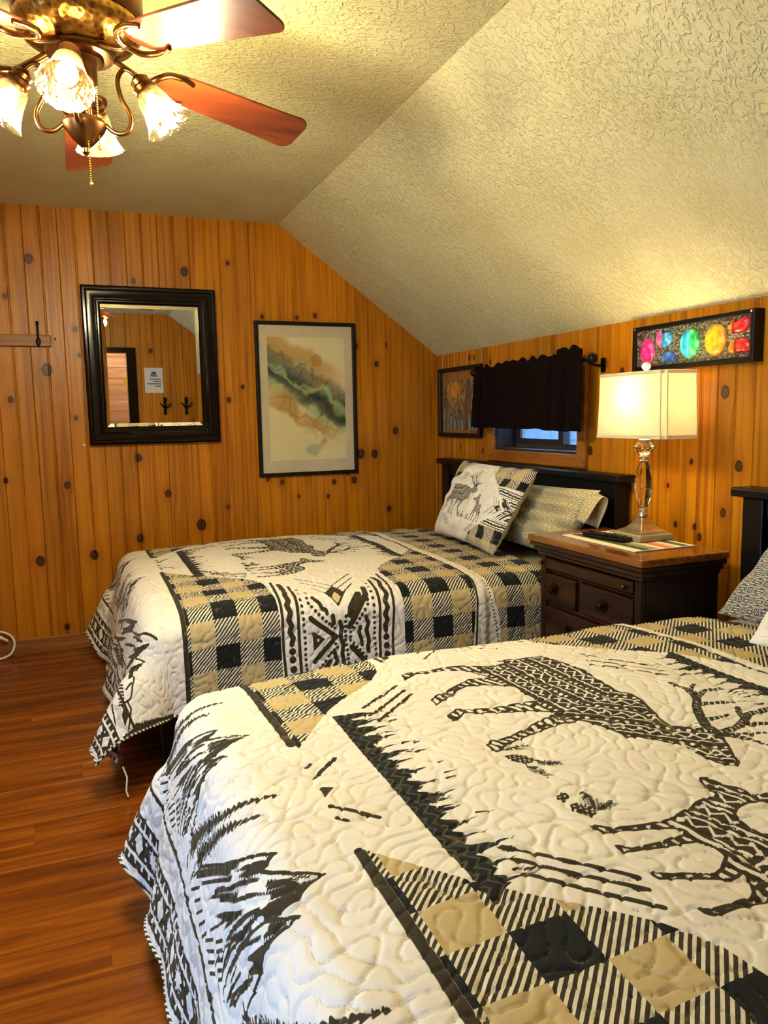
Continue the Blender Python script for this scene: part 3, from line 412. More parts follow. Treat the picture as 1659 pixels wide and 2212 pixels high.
def drape(X,Y,b):
    """flat quilt coords (X along bed, Y across, bed local) -> local xyz"""
    R=b['R']; xe=b['xf']+R; hy=b['hw']-R
    cx=np.maximum(X,xe); cy=np.clip(Y,-hy,hy)
    dx=X-cx; dy=Y-cy
    r=np.hypot(dx,dy); rr=np.maximum(r,1e-9)
    nx=dx/rr; ny=dy/rr
    t=np.arctan2(np.abs(dy),np.abs(dx)+1e-9)/(np.pi/2)*(dx<-1e-7)
    s2=9.3*np.clip(t,0,1)**1.5*np.clip(1-t,0,1)**2.5*np.clip((r-.1)/.2,0,1)
    fl=b['flf']*nx**2+b['fls']*ny**2+b['flc']*np.where(Y<0,b['fa'],b['fb'])*s2
    r=R+(r-R)*np.where(r>R,1-b['lift']*s2*.97,1)
    # soft folds along the hang
    hang=np.clip((r-R)/.4,0,1.3)
    fl=fl+hang*(.030*np.sin(Y*9.5+1.0+b['ph'])*nx**2+.022*np.sin(Y*21+b['ph'])*nx**2+.020*np.sin(X*8+b['ph'])*ny**2)
    pm=np.pi/2-fl
    ph=np.minimum(r/R,pm)
    ex=np.maximum(r-R*pm,0)
    hx=R*np.sin(ph)+ex*np.sin(fl); hz=R*(1-np.cos(ph))+ex*np.cos(fl)
    x=cx+nx*hx; y=cy+ny*hx
    # crown of the mattress
    z=b['zt']-hz-.022*np.clip(np.abs(cy)/hy,0,1)**4-.02*np.clip((-cx-.9)/(-xe-.9),0,1)**5
    z=z+.004*np.sin(X*7.3+b['ph'])*np.sin(Y*6.1)
    return x,y+b['yc'],np.maximum(z,.012)
BED1=dict(R=.075,xf=-1.90,hw=.725,yc=-1.0,zt=.568,flf=.20,fls=.05,flc=.62,fa=1,fb=.9,lift=.36,ph=.4)
BED2=dict(R=.075,xf=-1.885,hw=.725,yc=-3.15,zt=.572,flf=.17,fls=.05,flc=.46,fa=1,fb=1,lift=.36,ph=2.1)
# ------------------------------------------------------------------ printed quilt design, as signed distances in flat quilt metres
class Field:
    def __init__(s, Xs, Ys):
        s.Xs, s.Ys = Xs, Ys; s.F = np.full((len(Xs), len(Ys)), .05, np.float32)
    def win(s, x0, x1, y0, y1, mg=.012):
        i0, i1 = np.searchsorted(s.Xs, (x0-mg, x1+mg)); j0, j1 = np.searchsorted(s.Ys, (y0-mg, y1+mg))
        if i1 <= i0 or j1 <= j0: return None
        X, Y = np.meshgrid(s.Xs[i0:i1], s.Ys[j0:j1], indexing='ij'); return (slice(i0, i1), slice(j0, j1)), X, Y
    def put(s, sl, d): s.F[sl] = np.minimum(s.F[sl], d)
    def cut(s, sl, d): s.F[sl] = np.maximum(s.F[sl], -d)
    def line(s, pts, w, w2=None, cut=False):
        p = np.asarray(pts, float); w2 = w if w2 is None else w2; mw = max(w, w2)
        q = s.win(p[:, 0].min()-mw, p[:, 0].max()+mw, p[:, 1].min()-mw, p[:, 1].max()+mw)
        if q is None: return
        sl, X, Y = q; (s.cut if cut else s.put)(sl, seg_sdf(X, Y, p, w, w2))
    def poly(s, pts, cut=False):
        p = np.asarray(pts, float); q = s.win(p[:, 0].min(), p[:, 0].max(), p[:, 1].min(), p[:, 1].max())
        if q is None: return
        sl, X, Y = q; (s.cut if cut else s.put)(sl, poly_sdf(X, Y, p))
    def dot(s, c, r, cut=False):
        q = s.win(c[0]-r, c[0]+r, c[1]-r, c[1]+r)
        if q is None: return
        sl, X, Y = q; (s.cut if cut else s.put)(sl, np.hypot(X-c[0], Y-c[1])-r)
def seg_sdf(X, Y, p, w, w2):
    D = np.full(X.shape, 9.); n = len(p)-1
    for i in range(n):
        a, b = p[i], p[i+1]; d = b-a; L = d@d+1e-12
        t = np.clip(((X-a[0])*d[0]+(Y-a[1])*d[1])/L, 0, 1)
        D = np.minimum(D, np.hypot(X-a[0]-t*d[0], Y-a[1]-t*d[1])-(w+(w2-w)*(i+t)/n))
    return D
def poly_sdf(X, Y, p):
    D = np.full(X.shape, 9.); ins = np.zeros(X.shape, bool); n = len(p)
    for i in range(n):
        a, b = p[i], p[(i+1) % n]; d = b-a; t = np.clip(((X-a[0])*d[0]+(Y-a[1])*d[1])/(d@d+1e-12), 0, 1)
        D = np.minimum(D, np.hypot(X-a[0]-t*d[0], Y-a[1]-t*d[1]))
        c = ((a[1] > Y) != (b[1] > Y))
        with np.errstate(divide='ignore', invalid='ignore'): ins ^= c & (X < (b[0]-a[0])*(Y-a[1])/(b[1]-a[1]+1e-15)+a[0])
    return np.where(ins, -D, D)
def tri(x): return 1-np.abs((x % 2)-1)*2   # -1..1 zigzag
def rows(s, t, P=.066):
    """carved white marks: straight line, zigzag, line, dots"""
    q = s % P; wob = .0012*np.sin(t*180)
    d = np.minimum(np.abs(q-.004+wob), np.abs(q-.040+wob))-.0025
    z = np.abs(q-.022-.0085*tri(t/.0155))*.62-.0021
    dt = np.hypot(q-.053, ((t+.01) % .0185)-.00925)-.0046
    dt2 = np.hypot(q-.0315, ((t+.003) % .031)-.0155)-.0032
    return np.minimum.reduce([d, z, dt, dt2])
def bars(X, Y, sk=.25, P=.0190, w=.0056):
    q = (X+sk*Y+.003*np.sin(Y*90)) % P; k = np.floor((X+sk*Y)/P)
    gap = np.abs(((Y*1.0+k*.37*.05) % .05)-.025)-.006
    return np.maximum(np.abs(q-P/2)-w*.8, -np.where(k % 3 == 0, gap, .01)-.0)
def animal(fld, pts, split, d1, d2, legX, P):
    p = np.asarray(pts, float); q = fld.win(p[:, 0].min(), p[:, 0].max(), p[:, 1].min(), p[:, 1].max())
    if q is None: return
    sl, X, Y = q; B = poly_sdf(X, Y, p)
    def fam(d):
        c, s_ = math.cos(d), math.sin(d); return rows(-s_*X+c*Y+.5*P, c*X+s_*Y, P)
    mk = np.where(Y > split+.3*(X+1.1), fam(d1), fam(d2))
    mk = np.where(X < legX, bars(X, Y), mk)
    edge = np.abs(X-legX)-.0; mk = np.maximum(mk, B+.0055)
    fld.put(sl, np.maximum(B, -mk))
MIRX = -2.37
def design(Xs, Ys, hem, full=True, near=0.0):
    A = ART; rs = np.random.RandomState(5)
    ink = Field(Xs, Ys); saw = Field(Xs, Ys); tan = Field(Xs, Ys); plaid = Field(Xs, Ys); grey = Field(Xs, Ys)
    # plaid quarters
    q = [(-1.728, -.143), (-1.628, -.285), (-1.58, -.335), (-1.52, -.39), (-1.47, -.442), (-1.435, -.495), (-1.418, -.56), (-1.416, -1.5), (-1.728, -1.5)]
    for my in (1, -1):
        pq = [(x, y if my == 1 else .06-y) for x, y in q]
        plaid.poly(pq); plaid.poly([(MIRX-x, y) for x, y in pq])
        # dark line at the foot end of the plaid
        if my == 1: ink.line([(-1.736, -.143), (-1.736, -1.5)], .008)
        else: ink.line([(-1.736, .222), (-1.736, 1.5)], .008)
    if full:
        w = plaid.win(-.585, .3, -2, 2)
        if w: plaid.put(w[0], np.full(w[1].shape, -.02) if False else -(w[1]+.585))
        w = ink.win(-.70, -.56, -2, 2)
        if w:
            sl, X, Y = w; op = np.clip(np.abs(Y)-.70, 0, .4)*.16
            plaid.cut(sl, np.abs(X+.624-op*.5)-.024-op); ink.cut(sl, np.abs(X+.620-op*.5)-.022-op)
            ink.put(sl, np.abs(X+.645+op*.3)-.0045); ink.put(sl, np.maximum(np.abs(X+.604-op)-.004, np.abs(((Y-.3*X) % .014)-.007)-.0035))
    # saw-tooth bands (fir silhouettes) at both ends of the middle panel
    pts = [(-1.628, .315)]; y = .315
    while y > -.30:
        st = rs.uniform(.030, .052); tip = -1.628+rs.uniform(.075, .115)
        pts += [(-1.595, y-.002), (tip-.035, y-.30*st), (tip-.045, y-.36*st), (tip, y-.50*st), (tip-.05, y-.62*st), (tip-.04, y-.70*st), (-1.60, y-.93*st)]; y -= st
    pts += [(-1.628, y-.02)]
    if full: saw.poly(pts)
    if full: saw.poly([(MIRX-x+.012, .02-y_) for x, y_ in pts])
    for tx in ((0, 1) if full else ()):
        for i in range(24):
            yy = rs.uniform(-.3, .31); xx = rs.uniform(-1.56, -1.50); l = rs.uniform(.015, .035); pp = [(xx, yy), (xx-l, yy+rs.uniform(-.006, .01))]
            ink.line([(MIRX-a+.012, b) for a, b in pp] if tx else pp, .0006, .0028)
    # animals
    animal(ink, A['deer'], .16, math.radians(-88), math.radians(-38), -1.222, .068)
    for w0, w1, pp in A['antler']:
        ink.line(pp, w0*.00125, w1*.0011)
        P = np.asarray(pp); L = np.r_[0, np.cumsum(np.hypot(*np.diff(P, axis=0).T))]
        for sx in np.arange(.008, L[-1]-.006, .012):
            i = min(np.searchsorted(L, sx)-1, len(P)-2); i = max(i, 0); f_ = (sx-L[i])/(L[i+1]-L[i]); c = P[i]+(P[i+1]-P[i])*f_; d = (P[i+1]-P[i]); d /= np.hypot(*d); nn = np.array([-d[1], d[0]])*.0045+d*.002
            ink.line([c-nn, c+nn], .0014, cut=True)
    ink.dot((-1.066, -.128), .011, True); ink.dot((-1.066, -.128), .006); ink.dot((-1.008, -.022), .010, True); ink.dot((-1.008, -.022), .004)
    ink.line([(-1.085, -.07), (-1.10, -.085), (-1.098, -.11)], .003, cut=True)
    animal(ink, A['foal'], -.34, math.radians(-70), math.radians(10), -1.285, .052)
    for i, s_ in enumerate(A['strokes']): ink.line(s_, .0042 if i < 6 else .0046 if i < 10 else .0034)
    ink.poly(A['tri'])
    for key in ('coneA', 'coneB', 'coneC'):
        ink.poly(A[key]); P = np.asarray(A[key]); c0, c1 = P.min(0), P.max(0)
        for xx in np.arange(c0[0], c1[0], .009):
            for j, yy in enumerate(np.arange(c0[1], c1[1], .009)): ink.dot((xx+.0045*(j % 2), yy), .0024, True)
    for pp in A['needle']:
        P = np.asarray(pp); ink.line(P, .0014)
        for tt in np.linspace(.1, 1, 14):
            k_ = min(int(tt*2), 1); c = P[k_]+(P[k_+1]-P[k_])*(tt*2-k_); d = P[k_+1]-P[k_]; d /= np.hypot(*d)
            for sg in (-1, 1):
                nd = d*.8+sg*.75*np.array([-d[1], d[0]]); ink.line([c, c+nd*.016*(1.1-.5*tt)], .0011, .0005)
    # tribal panel on both long sides
    for my in ((1, -1) if full else (1,)):
        T = (lambda p: [(a, b if my == 1 else .06-b) for a, b in p])
        for w_, pp in A['pline']:
            ink.line(T(pp), w_*.00046)
        for pp in A['ppoly']: ink.poly(T(pp))
        ink.poly(T(A['ptri'][0])); ink.poly(T(A['ptri'][1]), True); tan.poly(T(A['ptan']))
        for c in T(A['dots']): ink.dot(c, .0062)
        for c in T(A['big']): ink.dot(c, .0125)
    if full:
        # mountains and firs along the foot
        for k_ in range(-3 if not near else 0, 4):
            oy = .484*k_; mv = (lambda p: [(a, b+oy) for a, b in p])
            for pp in A['mpoly']: ink.poly(mv(pp))
            for w_, pp in A['mstroke']: ink.line(mv(pp), w_*.00098)
            for j, pp in enumerate(A['tree']):
                P = np.asarray(mv(pp)); ink.line(P, .0012, .0024)
                L = np.r_[0, np.cumsum(np.hypot(*np.diff(P, axis=0).T))]; end = L[-3]+.03
                for sx in np.arange(.012, end, .0108):
                    i = max(min(np.searchsorted(L, sx)-1, len(P)-2), 0); c = P[i]+(P[i+1]-P[i])*(sx-L[i])/(L[i+1]-L[i]); d = P[i+1]-P[i]; d /= np.hypot(*d)
                    wd_ = .006+.026*(sx/end)*rs.uniform(.6, 1.0)
                    for sg in (-1, 1):
                        nd = d*.55+sg*np.array([-d[1], d[0]])*.8; ink.line([c, c+nd*wd_], .0047, .0015)
        if near:      # how the motif falls over the near corner of the far bed
            for pp in A['cpoly']: ink.poly(pp)
            for pp in A['cstroke']: ink.line(pp, .0040)
            for j, pp in enumerate(A['ctree']):
                P = np.asarray(pp); ink.line(P, .003, .006)
                for tt in np.linspace(.05, .97, 26 if j < 2 else 6):
                    i = min(int(tt*(len(P)-1)), len(P)-2); f_ = tt*(len(P)-1)-i; c = P[i]+(P[i+1]-P[i])*f_; d = P[i+1]-P[i]; d /= np.hypot(*d)+1e-9
                    for sg in (-1, 1):
                        nd = d*.5+sg*np.array([-d[1], d[0]])*.85; ink.line([c, c+nd*(.008+.020*tt)*rs.uniform(.6, 1)], .0042, .0015)
        # border bands towards the hem
        w = ink.win(hem-.02, -2.06, -2, 2)
        if w:
            sl, X, Y = w; h = X-hem
            line = np.abs(h-.232)-.006
            tooth = np.maximum(.0045-np.abs((Y % .030)-.015), -1)
            d1 = np.maximum(np.abs(h-.138)-.013, -np.maximum(np.abs((Y % .034)-.017)-.005, np.abs(h-.130)-.012))
            d2 = np.abs(h-.084)-.031
            s_ = (Y % .15)-.075; dia = np.abs(s_+.036)*.85+np.abs(h-.084)*.7-.021; an = np.arctan2(h-.084, s_-.038); sun = np.hypot(h-.084, s_-.038)-(.019+.006*np.cos(an*9))
            dd = np.minimum.reduce([dia, sun, np.hypot(h-.066, s_)-.005, np.hypot(h-.102, s_)-.005, np.hypot(h-.066, np.abs(s_)-.075)-.005, np.hypot(h-.102, np.abs(s_)-.075)-.005])
            d2 = np.maximum(d2, -dd)
            d3 = np.maximum(np.abs(h-.032)-.012, -np.maximum(np.abs((Y % .034)-.017)-.005, np.abs(h-.041)-.011))
            ink.F[sl] = np.where(h < .155, .05, ink.F[sl]); ink.put(sl, np.minimum.reduce([line, d1, d2, d3]))
            g = np.maximum(np.abs(h-.19)-.022, np.abs(h-.19-.018*tri(Y/.045))*.5-.007); grey.put(sl, g)
    return dict(ink=ink.F, saw=saw.F, tan=tan.F, plaid=plaid.F, grey=grey.F)
def quilt_mat(name, cell=.08, pitch=.0132, sx=.0006):
    t = NT(name)
    at = {k: t.attr(k).outputs['Fac'] for k in ('ink', 'saw', 'tan', 'plaid', 'grey', 'stitch_shade')}
    fl = t.n('SeparateXYZ', {0: t.attr('flat').outputs['Vector']}).outputs; X, Y = fl[0], fl[1]
    tc = t.n('TexCoord').outputs['Object']
    inside = lambda s_: t.step(s_, sx, -sx)
    nz = t.noise(t.n('CombineXYZ', {0: X, 1: Y, 2: 0}), 60, 2)
    patch = t.n('TexVoronoi', {'Vector': t.n('CombineXYZ', {0: X, 1: Y, 2: 0}), 'Scale': 11.0}, distance='CHEBYCHEV').outputs['Color']
    cream = t.mix(t.M('MULTIPLY', t.step(t.n('SeparateColor', {0: patch}).outputs[0], .55, .8), .35), '#efe9df', '#e3d7cb')
    ix = t.M('FLOOR', t.M('DIVIDE', t.M('ADD', X, 1.638), cell)); iy = t.M('FLOOR', t.M('DIVIDE', t.M('ADD', Y, .38), cell))
    a = t.M('FLOORED_MODULO', ix, 2); b = t.M('FLOORED_MODULO', iy, 2)
    blk = t.M('MULTIPLY', t.M('SUBTRACT', 1, a), b); tn = t.M('MULTIPLY', a, t.M('SUBTRACT', 1, b))
    st = t.M('FRACT', t.M('DIVIDE', t.M('ADD', t.M('SUBTRACT', X, Y), t.M('MULTIPLY', nz, .0012)), pitch))
    stm = t.M('GREATER_THAN', st, .47)
    pc = t.mix(stm, '#e6ddc6', '#3b3424')
    pc = t.mix(tn, pc, '#c6b181'); pc = t.mix(blk, pc, '#171b1a')
    col = t.mix(inside(at['plaid']), cream, pc)
    col = t.mix(inside(at['tan']), col, '#cdb98c')
    col = t.mix(t.M('MULTIPLY', inside(at['grey']), .8), col, '#c2bdb4')
    zz = t.M('FRACT', t.M('DIVIDE', t.M('ADD', X, t.M('MULTIPLY', t.M('ABSOLUTE', t.M('SUBTRACT', t.M('FRACT', t.M('DIVIDE', Y, .032)), .5)), .030)), .019))
    sc_ = t.mix(t.M('GREATER_THAN', zz, .72), '#141816', '#4a4632')
    col = t.mix(inside(at['saw']), col, sc_)
    col = t.mix(inside(at['ink']), col, '#38311f')
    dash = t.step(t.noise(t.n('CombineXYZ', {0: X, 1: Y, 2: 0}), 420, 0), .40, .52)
    col = t.mix(t.M('MULTIPLY', t.M('MULTIPLY', t.step(at['stitch_shade'], .0015, .0006), dash), .38), col, '#a08c68')  # stitch thread dashes, darkened so the colour also carries the groove shade
    t.set(col=col, rough=.85, spec=.15, sheen=.1)
    fab = t.noise(t.n('CombineXYZ', {0: X, 1: Y, 2: 0}), 900, 1); t.bump(fab, .12, .001)
    return t.m
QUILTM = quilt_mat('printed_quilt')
def labyrinth(X, Y, lam=.047, n=36, seed=3):
    r = np.random.RandomState(seed); F = np.zeros(X.shape)
    for i in range(n):
        a = 2*np.pi*(i+r.uniform(-.3, .3))/n; k_ = 2*np.pi/lam*r.uniform(.93, 1.07); F += np.cos(k_*(np.cos(a)*X+np.sin(a)*Y)+r.uniform(0, 6.28))
    return F/np.sqrt(n/2)
def grid_mesh(name, P, attrs, mat, flat, parent=None, th=None):
    n, m_ = P.shape[:2]; me = bpy.data.meshes.new(name); nv = n*m_
    idx = np.arange(nv).reshape(n, m_); q = np.stack([idx[:-1, :-1], idx[:-1, 1:], idx[1:, 1:], idx[1:, :-1]], -1).reshape(-1, 4)
    me.vertices.add(nv); me.vertices.foreach_set('co', P.reshape(-1).astype(np.float32))
    me.loops.add(q.size); me.loops.foreach_set('vertex_index', q.reshape(-1).astype(np.int32))
    me.polygons.add(len(q)); me.polygons.foreach_set('loop_start', np.arange(0, q.size, 4, dtype=np.int32))
    me.polygons.foreach_set('use_smooth', np.ones(len(q), bool)); me.update(calc_edges=True)
    for k_, a in attrs.items():
        at = me.attributes.new(k_, 'FLOAT', 'POINT'); at.data.foreach_set('value', a.reshape(-1).astype(np.float32))
    if flat is not None:
        at = me.attributes.new('flat', 'FLOAT_VECTOR', 'POINT'); at.data.foreach_set('vector', flat.reshape(-1).astype(np.float32))
    me.materials.append(mat); o = bpy.data.objects.new(name, me); COL.objects.link(o)
    if parent is not None: o.parent = parent
    if th:
        md = o.modifiers.new('solid', 'SOLIDIFY'); md.thickness = th; md.offset = 1
    return o
def normals(P):
    N = np.cross(np.gradient(P, axis=0), np.gradient(P, axis=1)); return N/(np.linalg.norm(N, axis=-1, keepdims=True)+1e-12)
def quilt(name, b, res, dX, dY, hx, hyn, hyf, seed):
    Xs = np.arange(hx, -.33, res); Ys = np.arange(-hyn, hyf, res)
    d = design(Xs-dX, Ys-dY, hx-dX, True, b is BED1)
    X, Y = np.meshgrid(Xs, Ys, indexing='ij'); x, y, z = drape(X, Y, b); P = np.stack([x, y, z], -1)
    N = normals(P); N *= np.sign(N[len(Xs)//2, len(Ys)//2, 2])
    lb = labyrinth(X, Y, seed=seed); puff = .0062*(1-np.exp(-np.abs(lb)*5.5)); d['stitch_shade'] = np.abs(lb)*.047/6.283
    big = .0016*labyrinth(X, Y, .30, 14, seed+1)
    fold = .010*np.clip((-.598+dX-X)/.02, 0, 1)
    P = P+N*(puff+big+fold+.002)[..., None]; P[..., 2] = np.maximum(P[..., 2], .006)
    flat = np.stack([X-dX, Y-dY, X*0], -1)
    o = grid_mesh(name, P, d, QUILTM, flat)
    # striped binding along the foot hem and the two side hems
    path = [tuple(p) for p in P[:, 0][::-1][::4]]+[tuple(p) for p in P[0, :][::4]]+[tuple(p) for p in P[:, -1][::4]]
    bd = MB().tube(path, .0042, 6).build('binding', BINDING, o, smooth=80)
    return o
def binding_mat():
    t = NT('striped_binding'); p = t.n('SeparateXYZ', {0: t.n('TexCoord').outputs['Object']}).outputs
    s_ = t.M('FRACT', t.M('MULTIPLY', t.M('ADD', t.M('ADD', p[0], p[1]), t.M('MULTIPLY', p[2], .3)), 62))
    t.set(col=t.mix(t.M('GREATER_THAN', s_, .5), '#e2dac8', '#2b2820'), rough=.85); return t.m
BINDING = binding_mat()
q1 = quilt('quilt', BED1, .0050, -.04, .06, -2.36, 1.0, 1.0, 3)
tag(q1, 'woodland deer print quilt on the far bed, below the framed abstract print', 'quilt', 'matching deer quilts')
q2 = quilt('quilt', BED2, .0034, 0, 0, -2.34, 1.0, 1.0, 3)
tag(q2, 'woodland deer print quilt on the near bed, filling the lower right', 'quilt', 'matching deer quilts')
MB().tube([(-1.995, -1.80, .10), (-1.985, -1.815, .07), (-1.99, -1.825, .03), (-1.985, -1.83, .012)], .003, 5).build('loose_ribbon', WHITEP, q1, smooth=80)
# ------------------------------------------------------------------ beds
def print_mat(name, c0, c1, sc):
    """trellis of quatrefoils, as on the pillow cases and sheets"""
    t = NT(name); f = t.n('SeparateXYZ', {0: t.attr('flat').outputs['Vector']}).outputs
    u = t.M('MULTIPLY', t.M('ADD', f[0], f[1]), sc); v = t.M('MULTIPLY', t.M('SUBTRACT', f[0], f[1]), sc)
    fu = t.M('SUBTRACT', t.M('FRACT', u), .5); fv = t.M('SUBTRACT', t.M('FRACT', v), .5)
    au, av = t.M('ABSOLUTE', fu), t.M('ABSOLUTE', fv)
    r = t.M('SQRT', t.M('ADD', t.M('MULTIPLY', fu, fu), t.M('MULTIPLY', fv, fv)))
    an = t.M('ARCTAN2', fv, fu); lobes = t.M('MULTIPLY', t.M('ABSOLUTE', t.M('COSINE', t.M('MULTIPLY', an, 2))), .07)
    q = t.M('SUBTRACT', r, lobes)
    ring = t.M('MULTIPLY', t.step(q, .20, .215), t.step(q, .275, .26)); ring2 = t.M('MULTIPLY', t.step(q, .30, .315), t.step(q, .345, .33))
    pet = t.M('MULTIPLY', t.M('GREATER_THAN', t.M('ABSOLUTE', t.M('COSINE', t.M('MULTIPLY', an, 2))), .8), t.step(r, .17, .16))
    edge = t.M('GREATER_THAN', t.M('MAXIMUM', au, av), .40)
    bead = t.M('GREATER_THAN', t.M('FRACT', t.M('MULTIPLY', t.M('ADD', u, v), 4)), .5)
    msk = t.M('MAXIMUM', t.M('MAXIMUM', ring, ring2), t.M('MAXIMUM', pet, t.M('MULTIPLY', edge, bead)))
    t.set(col=t.mix(msk, c0, c1), rough=.85, sheen=.15); return t.m
CASE1 = print_mat('beige_trellis_print', '#8d815a', '#d8cda6', 22); CASE2 = print_mat('grey_trellis_print', '#55534e', '#ccc9bd', 17)
def cushion(name, c, th, mat, n=60, parent=None, wr=.006, seed=0, extra=None, pinch=.0):
    """c: four corners BL, BR, TL, TR; both faces; returns mesh object"""
    BL, BR, TL, TR = [np.array(q, float) for q in c]
    g = np.linspace(-1, 1, n); U, V = np.meshgrid(g, g, indexing='ij')
    Up, Vp = U*(1-pinch*(1-V**2)*.0), V
    s_ = (Up+1)/2; t_ = (Vp+1)/2
    base = BL*((1-s_)*(1-t_))[..., None]+BR*(s_*(1-t_))[..., None]+TL*((1-s_)*t_)[..., None]+TR*(s_*t_)[..., None]
    nrm = np.cross(BR-BL, TL-BL); nrm /= np.linalg.norm(nrm); cen = base.mean((0, 1))
    # edges pull in between the corners
    inset = pinch*((1-V**2)*np.abs(U)**3*np.sign(U))[..., None]*(BL-BR)/2+pinch*((1-U**2)*np.abs(V)**3*np.sign(V))[..., None]*(BL-TL)/2
    base = base+inset
    h = th/2*np.power(np.clip((1-U**4)*(1-V**4), 0, 1), .55)
    lb = labyrinth(U*.4, V*.4, .16, 14, seed+5)*wr*np.clip(h/(th/2), 0, 1)
    lw, lh = np.linalg.norm(BR-BL), np.linalg.norm(TL-BL)
    out = []
    for sg in (1, -1):
        P = base+nrm*(sg*(h+lb))[..., None]; out.append(P)
    F, Bk = out
    flat = np.stack([V*lh/2, -U*lw/2, U*0], -1)
    return F, Bk, flat, U, V, nrm
def two_face(name, F, Bk, attrs, mat, flat, parent=None):
    n = F.shape[0]
    P = np.concatenate([F, Bk[::-1]], 0); at = {k_: np.concatenate([a, a[::-1]], 0) for k_, a in attrs.items()}; fl = np.concatenate([flat, flat[::-1]], 0)
    o = grid_mesh(name, P, at, mat, fl, parent)
    bm = bmesh.new(); bm.from_mesh(o.data); bmesh.ops.remove_doubles(bm, verts=bm.verts, dist=.0004); bmesh.ops.recalc_face_normals(bm, faces=bm.faces); bm.to_mesh(o.data); bm.free()
    return o
def pillow(c, th, mat, label, group, seed=0, cuff=True):
    F, Bk, flat, U, V, nrm = cushion('pillow', c, th, mat, 56, None, .010, seed, pinch=.035)
    o = two_face('pillow', F, Bk, {}, mat, flat); tag(o, label, 'pillow', group)
    if cuff:      # open hem of the pillow case at the near end
        B0, B1, T0, T1 = [np.array(q_, float) for q_ in c]; e1 = (T1-T0)/np.linalg.norm(T1-T0); rows_ = []
        for k_ in np.linspace(0, 1, 8):
            r_ = []
            for a in np.linspace(0, 1, 24):
                v_ = .54+.43*(1-abs(2*a-1)); sd = 1 if a < .5 else -1
                edge = B1+(T1-B1)*v_; hh = .026*(1-((v_-.54)/.43)**3)*(1+.5*k_)+.008*math.sin(k_*5+v_*9)
                r_.append(edge-e1*.035+e1*k_*.085*(1-.25*abs(v_-.6))+nrm*sd*hh-np.array((0, 0, .012*k_*k_)))
            rows_.append(r_)
        Pc = np.array(rows_); vv = np.broadcast_to(np.linspace(0, .3, 24)[None, :], Pc.shape[:2]); uu = np.broadcast_to(np.linspace(0, .09, 8)[:, None], Pc.shape[:2])
        grid_mesh('case_hem', Pc, {}, mat, np.stack([vv, -uu, uu*0], -1), o, .002)
    return o
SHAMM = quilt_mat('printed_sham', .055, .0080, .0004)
def sham(c, th, label, seed=0, n=380):
    F, Bk, flat, U, V, nrm = cushion('sham', c, th, SHAMM, n, None, .004, seed, pinch=.05)
    sv, su = .38, .39
    Xs = -1.18+flat[0, :, 0]/sv; Ys = (-.05+flat[:, 0, 1]/su)
    # design is evaluated on ascending axes
    d = design(Xs, Ys[::-1], -9, full=False)
    at = {k_: (a[:, ::-1].T*.37) for k_, a in d.items()}
    lb = labyrinth(flat[..., 0], flat[..., 1], .04, 30, 9); at['stitch_shade'] = np.abs(lb)*.04/6.283
    F = F+nrm*(.002*(1-np.exp(-np.abs(lb)*2.5))*(1-U**6)*(1-V**6))[..., None]
    at['plaid'] = np.where((U < .1) & (V < .35), .05, at['plaid'])
    fl = np.stack([flat[..., 0]-1.50+.012, flat[..., 1]+.03, flat[..., 0]*0], -1)
    o = grid_mesh('pillow_sham', F, at, SHAMM, fl); tag(o, label, 'pillow', 'matching deer shams')
    ix = np.unique(np.r_[np.arange(0, n, max(1, n//40)), n-1]); grid_mesh('back_panel', Bk[np.ix_(ix, ix)][::-1], {}, CASE1, flat[np.ix_(ix, ix)][::-1], o); return o
def bed(b, shelf_y, label, lm, sheet, ls):
    yc = b['yc']; ya, yb = shelf_y
    t = thing('bed_frame', (-1.0, yc, 0), label, 'bed', 'matching black beds')
    MB().box((-.105, yb, .905), (-.012, ya, .936)).build('headboard_shelf', BLACKP, t, bev=.008)
    for yy in (ya-.075, yb+.075): MB().box((-.085, yy-.04, 0), (-.014, yy+.04, .905)).build('post', BLACKP, t, bev=.005)
    MB().box((-.060, yb+.115, .30), (-.030, ya-.115, .905)).build('headboard_panel', BLACKP, t, bev=.002)
    MB().box((-.072, yb+.115, .84), (-.060, ya-.115, .905)).build('top_rail', BLACKP, t, bev=.003)
    for s_ in (-1, 1): MB().box((-1.86, yc+s_*.66-.012, .16), (-.085, yc+s_*.66+.012, .22)).build('side_rail', BLACKP, t)
    MB().box((-1.865, yc-.66, .16), (-1.84, yc+.66, .22)).build('foot_rail', BLACKP, t)
    for s_ in (-1, 1): MB().box((-1.86, yc+s_*.62-.025, 0), (-1.81, yc+s_*.62+.025, .16)).build('leg', BLACKP, t, bev=.003)
    bs = MB().box((-1.845, yc-.66, .222), (-.10, yc+.66, .36)).build('box_spring', BLACKF, None, bev=.02); tag(bs, 'dark box spring under the %s bed' % lm, 'box spring', 'box springs')
    # sheeted mattress
    n = 30; us = np.linspace(-1.86, -.12, 60); vs = np.linspace(-.705, .705, 40); X, Y = np.meshgrid(us, vs, indexing='ij')
    ex = np.clip((np.abs(Y)-.64)/.065, 0, 1); e2 = np.clip((-X-1.80)/.06, 0, 1)
    Z = b['zt']-.016-.022*np.clip(np.abs(Y)/.66, 0, 1)**4-.03*ex**2-.05*e2**2
    X, Y, Z = [np.pad(q_, 1, mode='edge') for q_ in (X, Y, Z)]
    Z[0] = Z[-1] = .362; Z[:, 0] = Z[:, -1] = .362
    o = grid_mesh('mattress', np.stack([X, Y+yc, Z], -1), {}, sheet, np.stack([X, Y, X*0], -1))
    bm = bmesh.new(); bm.from_mesh(o.data); bmesh.ops.recalc_face_normals(bm, faces=bm.faces)
    bm.to_mesh(o.data); bm.free(); tag(o, ls, 'mattress', 'sheeted mattresses'); return t
